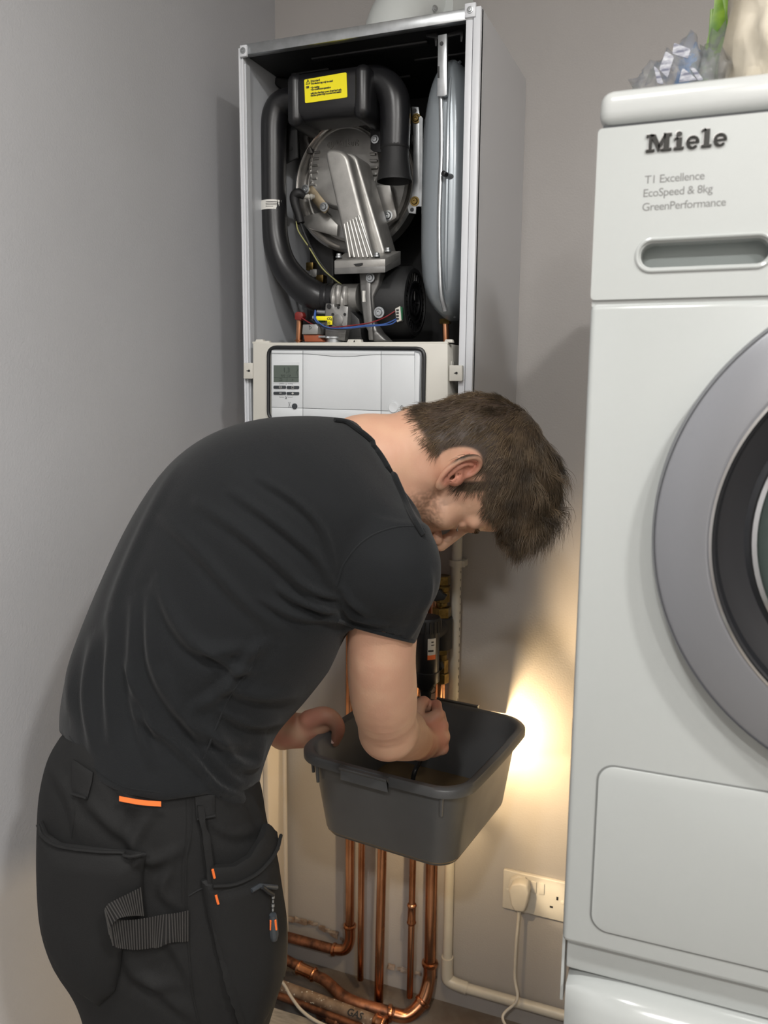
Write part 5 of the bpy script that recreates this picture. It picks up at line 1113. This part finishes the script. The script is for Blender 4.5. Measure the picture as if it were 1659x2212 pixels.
Vt = sculpt(Vt, Ft, [([(110, 1650), (150, 1720), (170, 1800)], 12, .005), ([(180, 1720), (240, 1780), (300, 1830)], 14, .005), ([(330, 1750), (290, 1820), (330, 1860), (390, 1830)], 14, .006), ([(380, 1850), (350, 1920), (385, 1960)], 12, .004), ([(270, 2050), (300, 2110), (380, 2130)], 14, .006), ([(300, 2090), (360, 2150), (420, 2200)], 13, .005), ([(330, 2000), (380, 2050), (420, 2130)], 14, .005), ([(480, 2080), (500, 2150), (520, 2212)], 14, .004), ([(440, 1760), (500, 1800), (560, 1790)], 12, .004), ([(230, 1650), (300, 1760)], 14, .004), ([(540, 1720), (560, 1760), (575, 1800)], 8, .004)])
trs = obj('work_trousers', (Vt, Ft), tr_m, person, label='black multi-pocket work trousers', ang=0)
BVT = bvh_of(Vt, Ft); DIRT = tr_m
for sg, fx_ in ((1, .0), (-1, .07)):
    hp = K0+sd*sg*.075; b0 = np.array([hp[0]+fx_, hp[1], 0])
    bo_ = obj('boot', bevel(box(b0[0]-.085, b0[0]+.19, b0[1]-.045, b0[1]+.045, .012, .075, .03, 4), 0)+lathe([(.05, .05), (.052, .12)], b0, (0, 0, 1), 20), M['black_matt'], person, label='black work boot')
    obj('sole', box(b0[0]-.09, b0[0]+.197, b0[1]-.049, b0[1]+.049, 0, .018, .006), M['gasket'], bo_)
# back holster pocket, strap loop, side seam, front holster pocket
seam(BVT, [(412, 1716), (412, 1800), (402, 1860), (402, 1960), (408, 2060), (415, 2140), (430, 2212)], .0016, tr_m, 'side_seam', trs)
seam(BVT, [(402, 1716), (402, 1800), (393, 1860), (393, 1950)], .0008, tr_m, 'seam_stitch', trs)
seam(BVT, [(140, 1700), (160, 1745), (155, 1810)], .001, tr_m, 'seam_stitch', trs)
patchon(BVT, [(92, 1772), (104, 1800), (135, 1820), (200, 1828), (270, 1834), (314, 1840), (310, 1890), (308, 1960), (285, 2005), (266, 2045), (262, 2085), (248, 2140), (216, 2168), (180, 2145), (140, 2110), (112, 2060), (94, 2000), (86, 1900), (86, 1820)], .0045, tr_m, 'back_pocket', trs, off=.002, label='large hanging rear holster pocket', bulge=.010)
seam(BVT, [(96, 1778), (106, 1803), (140, 1823), (200, 1831), (270, 1837), (312, 1843)], .0022, tr_m, 'pocket_hem', trs, off=.012)
patchon(BVT, [(160, 1640), (203, 1668), (200, 1690), (190, 1728), (163, 1716), (158, 1700)], .003, tr_m, 'belt_loop', trs, off=.002, step=7)
patchon(BVT, [(420, 1718), (462, 1716), (462, 1762), (424, 1770)], .003, tr_m, 'belt_loop', trs, off=.002, step=7)
seam(BVT, [(158, 1714), (190, 1724)], .002, tr_m, 'loop_stitch', trs, off=.005); seam(BVT, [(424, 1768), (462, 1762)], .002, tr_m, 'loop_stitch', trs, off=.005)
# front holster pouch with turned-down top band
patchon(BVT, [(434, 1900), (500, 1880), (560, 1850), (585, 1834), (598, 1900), (608, 1960), (614, 2040), (612, 2090), (596, 2140), (578, 2180), (560, 2216), (520, 2222), (500, 2150), (470, 2060), (448, 1980)], .004, tr_m, 'front_pocket', trs, off=.004, label='hanging front tool pocket', bulge=.012)
patchon(BVT, [(452, 1866), (500, 1864), (530, 1846), (552, 1812), (566, 1778), (581, 1802), (587, 1836), (564, 1872), (520, 1912), (470, 1944), (458, 1930)], .004, tr_m, 'pocket_band', trs, off=.012, step=8, label='rolled band along the top of the front pocket')
seam(BVT, [(455, 1903), (500, 1900), (545, 1878), (576, 1842), (585, 1812)], .0025, tr_m, 'band_roll', trs, off=.019)
patchon(BVT, [(424, 1738), (436, 1738), (448, 1800), (458, 1860), (466, 1960), (480, 2040), (505, 2120), (532, 2212), (518, 2216), (490, 2130), (466, 2050), (450, 1960), (444, 1870), (434, 1800)], .003, tr_m, 'pocket_edge_tape', trs, off=.008, step=7)
seam(BVT, [(408, 1935), (430, 1922), (450, 1915)], .0014, tr_m, 'seam_stitch', trs)
og = M['orange']
tp = [onto(BVT, 264, 1719, .011)[0], onto(BVT, 306, 1727, .011)[0], onto(BVT, 348, 1733, .011)[0]]; tp[1] = (tp[0]+tp[2])/2-CU*.0012+nrm(CAM-tp[1])*.002
g = Geo(); tq = smooth_path(tp, 5); vt = nrm(CAM-tp[1])
for q_ in tq: g.v += [tuple(q_+CU*.0030), tuple(q_+CU*.0030+vt*.0016), tuple(q_-CU*.0030+vt*.0016), tuple(q_-CU*.0030)]
for i in range(len(tq)-1): g.f += [(i*4+j, i*4+(j+1) % 4, i*4+4+(j+1) % 4, i*4+4+j) for j in range(4)]
g.f += [(0, 1, 2, 3), tuple(len(tq)*4-1-j for j in range(4))]
obj('orange_tag', g, og, trs, label='orange woven tag below the shirt hem')
seam(BVT, [(455, 1869), (459, 1887)], .0016, og, 'orange_stitch', trs, off=.016, k=2, label='orange bar stitch'); seam(BVT, [(462, 1924), (467, 1943)], .0016, og, 'orange_stitch', trs, off=.016, k=2, label='orange bar stitch')
# webbing hammer loop, ribbed
web = newmat('webbing', s(28, 27, 27), .7, spec=.3); rib_m = newmat('webbing_rib', s(62, 60, 58), .6)
def ribbon_px(bv, top, bot, offs, mat, name, parent, label=None, th=.0015, ribs=0):
    T = [p for p in smooth_path([np.array([x, y, o]) for (x, y), o in zip(top, offs)], 6)]; B = [p for p in smooth_path([np.array([x, y, o]) for (x, y), o in zip(bot, offs)], 6)]
    g = Geo(); n = len(T); PT = [onto(bv, p[0], p[1], p[2])[0] for p in T]; PB = [onto(bv, p[0], p[1], p[2])[0] for p in B]; m = 6
    # straighten: interpolate across the width
    for a, b in zip(PT, PB):
        for k in range(m+1): g.v.append(tuple(a+(b-a)*k/m))
    for i in range(n-1):
        for k in range(m): g.f.append((i*(m+1)+k, (i+1)*(m+1)+k, (i+1)*(m+1)+k+1, i*(m+1)+k+1))
    nv = len(g.v); g.v += [tuple(np.array(q)-nrm(CAM-np.array(q))*th) for q in g.v]; F0 = list(g.f); g.f += [tuple(i+nv for i in f[::-1]) for f in F0]
    for i in range(n-1): g.f += [(i*(m+1), (i+1)*(m+1), (i+1)*(m+1)+nv, i*(m+1)+nv), ((i+1)*(m+1)+m, i*(m+1)+m, i*(m+1)+m+nv, (i+1)*(m+1)+m+nv)]
    o = obj(name, g, mat, parent, label=label, ang=60)
    if ribs:
        R = Geo(); tot = sum(np.linalg.norm(PT[i+1]-PT[i]) for i in range(n-1)); acc = 0; st = tot/ribs; nx = st/2
        for i in range(n-1):
            L_ = np.linalg.norm(PT[i+1]-PT[i])
            while nx < acc+L_:
                t = (nx-acc)/L_; a = PT[i]+(PT[i+1]-PT[i])*t; b = PB[i]+(PB[i+1]-PB[i])*t; vv = nrm(CAM-a)*.0007; R.add(tube([a+vv, b+vv], .00075, 5)); nx += st
            acc += L_
        obj('webbing_ribs', R, rib_m, o)
    return o
ribbon_px(BVT, [(308, 1908), (286, 1914), (258, 1922), (246, 1930), (243, 1944), (252, 1962), (280, 1972), (320, 1972), (360, 1969), (408, 1964)], [(314, 1970), (296, 1962), (276, 1956), (262, 1962), (250, 1985), (262, 2022), (285, 2034), (320, 2038), (360, 2033), (408, 2030)], [.012, .022, .034, .038, .036, .030, .022, .016, .010, .004], web, 'hammer_loop', trs, label='ribbed webbing hammer loop', ribs=50)
# zip slider and pull with orange marks
zp_ = obj('zip_puller', tube([onto(BVT, x, y, .022)[0] for x, y in ((530, 1914), (545, 1905), (560, 1908), (577, 1912))], .0030, 8), M['btn'], trs, label='zip slider with a dark rubber pull')
obj('zip_slider', tube([onto(BVT, x, y, .026)[0] for x, y in ((548, 1906), (558, 1918), (568, 1926))], .0028, 8), M['gasket'], zp_)
for k in range(4): obj('pull_chain', tube([onto(BVT, 569.5, 1928+9*k, .024)[0], onto(BVT, 569.5, 1934+9*k, .024)[0]], .0014 if k % 2 else .0022, 8), M['zinc'], zp_)
a, b = onto(BVT, 570, 1968, .024)[0], onto(BVT, 576, 2022, .020)[0]
obj('rubber_pull', tube([a, a+(b-a)*.3, a+(b-a)*.8, b], [.0045, .0055, .0062, .0045], 10, k=3), M['btn'], zp_)
for dx in (-.0036, .0036):
    va = nrm(CAM-a)*.0052; u_ = CR*dx; obj('orange_mark', tube([a+(b-a)*.22+va+u_*.8, a+(b-a)*.6+va+u_], .0014, 6), og, zp_, label='orange mark')
# ---- head, neck, arms and hands: one continuous skin surface
SR = at(987, 1025, -.285)                                  # right ear canal
Uh = nrm(CR*.99+CU*.085-CF*.02); Fh = -CU*.97+CF*.24; Fh = nrm(Fh-Uh*(Fh@Uh)); Sh = np.cross(Fh, Uh)   # up (crown), face, right-hand side
HC0 = SR-Sh*.070
def hp(f, u, s_=0.): return HC0+Fh*f+Uh*u+Sh*s_
HA = (Fh, Uh, Sh)
H = .0022
fk = Field((-.02, -.60, .70), (.66, .14, 1.42), H)
# neck and hidden torso core
fk.chain([at(560, 1200, -.38), at(700, 1080, -.33), at(790, 1010, -.29)], [.10, .09, .072], .03)
fk.chain([at(790, 1005, -.285), at(865, 985, -.265), hp(-.030, -.030), hp(-.02, .02)], [.066, .060, .061, .062], .02)
fk.chain([at(790, 1000, -.28), at(810, 1090, -.33), SHO], [.055, .040, .036], .015)
fk.chain([at(745, 1040, -.27), LSH], [.06, .05], .03)
# skull and face
fk.ell(hp(.003, .052), HA, (.094, .079, .0745), .02); fk.ell(hp(-.028, .030), HA, (.070, .064, .067), .02); fk.ell(hp(.042, .052), HA, (.056, .050, .063), .02)
fk.ell(hp(.045, -.018), HA, (.049, .062, .056), .02)
for sg in (1, -1):
    fk.cone(hp(.004, -.040, .052*sg), hp(.030, -.066, .044*sg), .017, .017, .03); fk.cone(hp(.030, -.066, .044*sg), hp(.080, -.084, .012*sg), .018, .016, .02)
    fk.ell(hp(.060, -.020, .045*sg), HA, (.022, .018, .020), .015)
    fk.cone(hp(.090, .020, .012*sg), hp(.076, .022, .045*sg), .010, .010, .010)
fk.ell(hp(.083, -.086), HA, (.018, .016, .022), .012); fk.ell(hp(.074, -.055), HA, (.026, .026, .030), .012)
for sg in (1, -1):
    fk.ell(hp(.101, .000, .033*sg), HA, (.011, .011, .017), .008, 'cut'); fk.ell(hp(.0755, .001, .030*sg), HA, (.0122, .0122, .0122), .006)
    fk.cone(hp(.0850, .0050, .020*sg), hp(.079, .0050, .042*sg), .003, .003, .006)   # upper lid
fk.cone(hp(.094, .014), hp(.112, -.016), .0075, .0095, .008); fk.ell(hp(.1165, -.026), HA, (.0115, .0105, .0115), .006)
for sg in (1, -1):
    fk.ell(hp(.104, -.030, .0125*sg), HA, (.0105, .0080, .0070), .004)
fk.cone(hp(.1015, -.052, -.020), hp(.105, -.051, .0), .0038, .005, .004); fk.cone(hp(.105, -.051, 0), hp(.1015, -.052, .020), .005, .0038, .004)
fk.cone(hp(.0985, -.0625, -.018), hp(.102, -.063, .0), .0042, .0058, .004); fk.cone(hp(.102, -.063, 0), hp(.0985, -.0625, .018), .0058, .0042, .004)
fk.cone(hp(.106, -.0572, -.020), hp(.109, -.0572, .020), .0016, .0016, .001, 'cut')
for sg in (1, -1): fk.ell(hp(.1135, -.0375, .0068*sg), HA, (.0050, .0055, .0034), .002, 'cut')
# ears
for sg in (1, -1):
    EU = nrm(Uh*.89-Fh*.45); EB = nrm(-Fh*.80-Uh*.42+Sh*sg*.42); EN = np.cross(EU, EB)*sg; EN = EN if EN@(Sh*sg) > 0 else -EN
    E0 = hp(.002, -.003, .0735*sg)
    ep = lambda b, v, n_=0.: E0+EB*b*.88+EU*v+EN*n_
    fk.ell(ep(.008, .008, .000), (EB, EU, EN), (.017, .029, .0042), .003)
    fk.cone(ep(-.002, .0), ep(.012, .010, -.004), .012, .010, .006)
    hx_ = [(.002, .004, .003), (-.006, .012, .004), (-.008, .024, .005), (-.002, .035, .006), (.009, .040, .007), (.020, .036, .008), (.027, .024, .008), (.027, .010, .007), (.023, -.004, .006), (.017, -.014, .005), (.010, -.022, .004)]
    hx_ = smooth_path([np.array(q) for q in hx_], 3); fk.chain([ep(*q) for q in hx_], [.0036+.0006*math.sin(i/len(hx_)*3) for i in range(len(hx_))], .0018)
    fk.ell(ep(.003, -.021, .004), (EB, EU, EN), (.0085, .0095, .0042), .003)
    fk.chain([ep(.006, .028, .004), ep(.015, .020, .006), ep(.0165, .008, .006), ep(.012, -.004, .005), ep(.005, -.012, .004)], [.0028, .0032, .0034, .0032, .003], .002)
    fk.ell(ep(-.0065, -.002, .004), (EB, EU, EN), (.0045, .0065, .0045), .003)
    fk.ell(ep(.004, .000, .003), (EB, EU, EN), (.0075, .009, .0050), .002, 'cut'); fk.ell(ep(.002, -.001, .0), (EB, EU, EN), (.004, .0045, .008), .002, 'cut')
    fk.ell(ep(.005, .019, .006), (EB, EU, EN), (.007, .0050, .0036), .002, 'cut')
    if sg == 1: EAR = (E0, EU, EB)
# right arm
um = at(824, 1415, -.385)
fk.chain([SHO, at(832, 1330, -.405), um, at(829, 1505, -.345), ELB], [.040, .0450, .0455, .0465, .0395], .015)
FA = nrm(WRI-ELB)
fk.chain([ELB+FA*.005, ELB+FA*.07+CU*.004, ELB+(WRI-ELB)*.6, WRI], [.038, .043, .036, .0285], .02)
# right hand: a fist closed round the drain fitting
KD = nrm(at(925, 1530, -.01)-at(925, 1640, -.01))
HCt = at(927, 1589, -.045); HX = nrm(at(965, 1570, -.03)-at(905, 1592, -.06)); HY = nrm(KD-HX*(KD@HX)); HZ = np.cross(HX, HY); HZ = HZ if HZ[1] > 0 else -HZ
def q(x, y, z): return HCt+HX*x+HY*y+HZ*z
fk.cone(WRI, q(-.006, 0, 0), .028, .028, .015); fk.ell(q(.002, -.002, .0), (HX, HY, HZ), (.034, .040, .021), .012)
for i, yy in enumerate((.033, .0115, -.0105, -.031)):
    L_ = (1, 1.08, 1.0, .84)[i]; kx = (.024, .027, .024, .017)[i]
    j0 = q(kx-.03, yy*.8, 0); j1 = q(kx, yy, -.002); j2 = q(kx+.010, yy*1.03, .034*L_); j3 = q(kx-.018, yy*1.0, .047*L_); j4 = q(kx-.030, yy*.98, .030*L_)
    fk.cone(j0, j1, .0095, .0108, .006); fk.cone(j1, j2, .0106, .0094, .003); fk.cone(j2, j3, .0093, .0084, .002); fk.cone(j3, j4, .0082, .0072, .002)
    if i < 3: fk.cone(q(-.02, yy*.7, -.016), j1+HZ*-.004, .003, .0052, .006)
fk.chain([q(-.022, .020, .008), q(-.004, .044, .018), q(.012, .047, .036), q(.020, .036, .050)], [.015, .0125, .0108, .0088], .006)
# left arm and hand gripping the rim
fk.chain([LSH, (LSH+LEL)/2, LEL, LEL+(LWR-LEL)*.35, LWR], [.048, .045, .042, .042, .028], .02)
GX = nrm(at(722, 1556, .03)-at(615, 1570, -.02)); GY = nrm(CU-GX*(CU@GX)); GZ = np.cross(GX, GY); GZ = GZ if GZ@CF > 0 else -GZ
G0 = at(655, 1578, .0)
def w_(x, y, z): return G0+GX*x+GY*y+GZ*z
fk.cone(LWR, w_(-.01, 0, 0), .027, .027, .015); fk.ell(w_(.004, -.002, .004), (GX, GY, GZ), (.042, .034, .036), .014)
tb = [at(668, 1556, -.02), at(700, 1546, -.012), at(722, 1556, -.004), at(731, 1577, .002), at(723, 1602, .006)]
fk.chain([at(640, 1572, -.02), at(678, 1572, -.01), at(700, 1566, -.004)], [.026, .022, .015], .012); fk.chain(tb, [.020, .0175, .0148, .0128, .0102], .006)
for i, zz_ in enumerate((-.026, -.005, .016, .035)):
    a = w_(.020, -.006, zz_); b = w_(.026-.002*i, -.026, zz_+.002)+np.array([-.016, 0, -.004]); c = b+np.array([.004, .004, -.030]); d = c+np.array([.016, .004, -.012])
    fk.cone(w_(-.01, -.004, zz_*.8), a+np.array([-.02, 0, -.006]), .012, .011, .006); fk.chain([a+np.array([-.02, 0, -.006]), b, c, d], [.011, .0098, .0088, .0075], .003)
Vk, Fk = fk.mesh(); Vk = relax(Vk, Fk, 1, .4); del fk
hd = Vk-HC0; hf, hu, hs = hd@Fh, hd@Uh, hd@Sh
def sm(x, a, b): t = np.clip((x-a)/(b-a), 0, 1); return t*t*(3-2*t)
# hair zone on the head (0..1): behind the ear line, above the nape and over the forehead
def hairzone(f, u, s_):
    nape = sm(u-(-.062+.50*(f+.085)), 0, .012)               # nape boundary rises toward the ear
    side = np.where(f < .012, nape, 0)
    front = sm(u-(.030+.0*f), 0, .010)*sm(.082-f+(u-.05)*.9, 0, .02)
    burn = sm(u, -.010, .004)*sm(.030-f, 0, .006)*sm(f, .008, .014)
    back = sm(.006-f, 0, .008)*nape
    return np.clip(np.maximum(np.maximum(front, burn), back), 0, 1)
hz = hairzone(hf, hu, hs)*(np.linalg.norm(hd, axis=1) < .17)
ed = np.linalg.norm(Vk-(EAR[0]+EAR[1]*.008+EAR[2]*.009), axis=1)
ev = (Vk-EAR[0])@EAR[1]; eb = (Vk-EAR[0])@EAR[2]; em_ = np.sqrt(((eb-.007)/.022)**2+((ev-.009)/.038)**2)
hz = hz*np.where(hs > 0, sm(em_, .85, 1.0), sm(ed, .03, .036))
skin = newmat('skin', s(206, 160, 130), .5, bump=.12, bscale=350, spec=.4); nt = skin.node_tree; bs = nt.nodes['Principled BSDF']
bs.inputs['Subsurface Weight'].default_value = .12; bs.inputs['Subsurface Radius'].default_value = (.012, .005, .003)
vc_ = nt.nodes.new('ShaderNodeVertexColor'); vc_.layer_name = 'tone'; nt.links.new(vc_.outputs[0], bs.inputs['Base Color'])
body = obj('body', (Vk, Fk), skin, person, label='bare skin of head, neck, forearms and hands', ang=0)
base = np.array(s(205, 163, 136)); col = np.tile(base, (len(Vk), 1))
def tint(m, c): 
    global col
    m = m[:, None]; col = col*(1-m)+np.array(s(*c))*m
nzv = np.array([noise.noise(Vector(v*38)) for v in Vk]); nzf = np.array([noise.noise(Vector(v*260)) for v in Vk])
tint(np.clip(.25+nzv*.5, 0, .35), (190, 138, 116))
onhead = (np.linalg.norm(hd, axis=1) < .15)
tint(.5*np.where(hs > 0, sm(.9-em_, 0, .25), 0)*sm(hs, .068, .074)*onhead, (206, 122, 104))
stub = sm(-.015-hu, 0, .02)*sm(hf, .012, .03)*sm(.088-hf, 0, .02)*onhead*np.clip(.45+nzf*1.1, 0, .8)
tint(stub*.75, (120, 92, 74))
tint(.6*sm(.0075-np.abs(hu+.0572), 0, .004)*sm(hf, .096, .100)*sm(.022-np.abs(hs), 0, .004)*onhead, (170, 90, 82))
hands = (np.linalg.norm(Vk-HCt, axis=1) < .09) | (np.linalg.norm(Vk-G0, axis=1) < .10)
tint(hands*np.clip(.3+nzv*.6, 0, .6), (196, 124, 106))
tint(hz*.97, (56, 46, 37))
ca = body.data.color_attributes.new('tone', 'FLOAT_COLOR', 'POINT'); ca.data.foreach_set('color', np.concatenate([np.clip(col, 0, 1), np.ones((len(col), 1))], 1).astype(np.float32).ravel())
# nails
nm = newmat('nail', s(214, 165, 148), .25)
obj('thumb_nail', disc(at(718, 1600, -.004), .0055, .0012, tuple(nrm(CAM-at(718, 1600, .0))), 14), nm, body)
# eyes, brows, lashes
ew = newmat('eye_white', s(225, 220, 212), .15); 
hb = newmat('hair_brown', s(92, 74, 55), .42, color2=s(122, 98, 70), vscale=30, spec=.5)
for sg in (1, -1):
    obj('eye', lathe([(.0, -.0118), (.007, -.0092), (.0105, -.004), (.0105, .004), (.007, .0092), (0, .0118)], hp(.0735, .0, .030*sg), tuple(Fh), 16, cap=False), ew, body)
    g = Geo()
    for k in range(60):
        t = rng.rand(); p = hp(.098-.014*t**1.5, .021+.004*math.sin(t*2.6)+rng.uniform(-.003, .003), (.014+.032*t)*sg); g.add(tube([p, p+Sh*sg*.006+Uh*rng.uniform(0, .002)+Fh*.002, p+Sh*sg*.010-Fh*.001], [.0004, .0003, .0001], 3, cap=False))
    for k in range(22):
        t = k/21; p = hp(.0865-.009*t, .000, (.020+.026*t)*sg); g.add(tube([p, p+Fh*.005-Uh*.003, p+Fh*.008-Uh*.002+Sh*sg*.002], [.0003, .00025, .0001], 3, cap=False))
    obj('eyebrow', g, hb, body)

# ---- hair: a soft cap plus individually grown strands
fh = Field(HC0-.20, HC0+.20, .0032)
def ho(f, u, s_=0.): return hp(f, u, s_)
fh.ell(ho(.004, .070), HA, (.088, .067, .0725), .02)
DN = np.array([0, 0, -1.])
fr0 = ho(.040, .112); 
fh.chain([ho(.020, .112), ho(.065, .104), ho(.084, .090), ho(.102, .088)], [.043, .041, .033, .020], .02)
for s_, du in ((.034, .0), (-.03, .004), (.0, .01)): fh.chain([ho(.040, .100, s_), ho(.082, .088+du, s_), ho(.104, .074+du, s_*.9)], [.033, .028, .016], .015)
# clear of face and ears
fh.ell(ho(.075, -.030), HA, (.085, .068, .085), .006, 'cut'); fh.ell(ho(.018, -.038, .06), HA, (.034, .046, .04), .008, 'cut'); fh.ell(ho(.018, -.038, -.06), HA, (.034, .046, .04), .008, 'cut')
fh.ell(EAR[0]+EAR[1]*.006+EAR[2]*.006+Sh*.012, (EAR[2], EAR[1], Sh), (.026, .036, .026), .006, 'cut')
0 and fh.chain([hp(-.10, -.085), hp(-.02, -.085), hp(.06, -.085)], [.042, .042, .042], .008, 'cut')
Vh, Fh_ = fh.mesh(); Vh = relax(Vh, Fh_, 3)
Nh = normals(Vh, Fh_); 
hair_m = newmat('hair', s(66, 54, 42), .5, color2=s(84, 69, 52), vscale=60, spec=.4, stretch=(1, 1, 1))
hair = obj('hair', (Vh+Nh*.0, Fh_), hair_m, person, label='short brown hair with a longer tousled fringe hanging forward', ang=0)
# strands
cf = ((Vh-HC0)@Fh, (Vh-HC0)@Uh, (Vh-HC0)@Sh)
quads = Fh_; ctr = Vh[quads].mean(1); cn_ = Nh[quads].mean(1); cfh = (ctr-HC0)@Fh; cuh = (ctr-HC0)@Uh; csh = (ctr-HC0)@Sh
# keep only outer surface faces (normal pointing away from the head centre)
outw = ((ctr-(HC0+Uh*.05))*cn_).sum(1) > 0.0
cand = np.where(outw)[0]
kc_ = Vk[Fk].mean(1); kn_ = normals(Vk, Fk)[Fk].mean(1); kz = hz[Fk].mean(1); ks = np.where(kz > .3)[0]
NS = 21000; pick = cand[rng.randint(0, len(cand), NS)]
def grow(P, Nr, seg, wid):
    NS = len(P); f_, u_, s__ = (P-HC0)@Fh, (P-HC0)@Uh, (P-HC0)@Sh
    longm = sm(u_, .060, .115)*sm(f_, -.055, .03); fringe = sm(f_, .055, .085)          # crown and fringe hair is long
    Ln = .0105+.007*rng.rand(NS)+longm*(.020+.026*rng.rand(NS))+fringe*(.010*rng.rand(NS)**2)
    crown = HC0+Uh*.118-Fh*.052                                                          # the sides run down to the nape, the top runs toward the face
    rad = P-crown; rad -= Nr*(rad*Nr).sum(1)[:, None]; rad /= np.linalg.norm(rad, axis=1)[:, None]+1e-9
    comb = rad*.9+Fh[None]*(.9*longm)[:, None]+DN[None]*(.25+.5*fringe)[:, None]
    comb -= Nr*(comb*Nr).sum(1)[:, None]; comb /= np.linalg.norm(comb, axis=1)[:, None]+1e-9
    clump = np.array([[noise.noise(Vector(p*60)), noise.noise(Vector(p*60)+Vector((9, 3, 1))), noise.noise(Vector(p*60)+Vector((2, 8, 5)))] for p in P])
    D = comb+Nr*(.37-.16*longm)[:, None]+clump*(.45+.5*longm+.5*fringe)[:, None]+rng.normal(0, .12, (NS, 3)); D /= np.linalg.norm(D, axis=1)[:, None]
    Q = P-Nr*.002; W = wid*(.8+.4*rng.rand(NS)); R3 = []
    for k in range(seg+1):
        R3.append(Q.copy()); t = k/seg
        D2 = D+DN[None]*(.10+.36*longm*t+.30*fringe*t)[:, None]-Nr*(.06*(1-fringe))[:, None]+rng.normal(0, .05, (NS, 3))+clump[:, ::-1]*((1.1*fringe+.35*longm)*math.sin(t*6+1))[:, None]
        D = D2/np.linalg.norm(D2, axis=1)[:, None]; Q = Q+D*(Ln/seg)[:, None]
    R3 = np.stack(R3, 1); eq = R3-EAR[0]; ek = ((((eq@EAR[2]-.007)/.021)**2+((eq@EAR[1]-.009)/.037)**2 < 1) & ((R3-HC0)@Sh > .03)).any(1); keep = ~ek
    R3 = R3[keep]; Nr = Nr[keep]; W = W[keep]; NS = len(R3); side = np.cross(R3[:, 1]-R3[:, 0], Nr); side /= np.linalg.norm(side, axis=1)[:, None]+1e-9; up_ = np.cross(side, R3[:, 1]-R3[:, 0]); up_ /= np.linalg.norm(up_, axis=1)[:, None]+1e-9
    VV = np.zeros((NS, seg+1, 3, 3))
    for j in range(3):
        a_ = 2*math.pi*j/3; o_ = side*math.cos(a_)+up_*math.sin(a_)
        for k in range(seg+1): VV[:, k, j] = R3[:, k]+o_*(W*(1-.85*(k/seg)**1.5))[:, None]
    st = (seg+1)*3; basei = np.arange(NS)*st
    return VV.reshape(-1, 3), np.concatenate([np.stack([basei+k*3+j, basei+k*3+(j+1) % 3, basei+(k+1)*3+(j+1) % 3, basei+(k+1)*3+j], 1) for k in range(seg) for j in range(3)])
P = ctr[pick]+rng.normal(0, .0012, (NS, 3))
pk = ks[rng.randint(0, len(ks), 34000)]
VV, FF = grow(P, cn_[pick], 6, .00032); V2, F2 = grow(kc_[pk]+rng.normal(0, .0012, (len(pk), 3)), kn_[pk], 3, .00036)
FF = np.concatenate([FF, F2+len(VV)]); VV = np.concatenate([VV, V2])
strm = newmat('hair_strand', s(80, 68, 54), .38, color2=s(124, 105, 82), vscale=25, spec=.55)
so_ = obj('hair_strands', (VV, FF), strm, hair, kind='stuff', ang=0, label='loose fine strands')
# soft hairs on the near forearm are too fine to model; sideburn stubble follows the skin tone
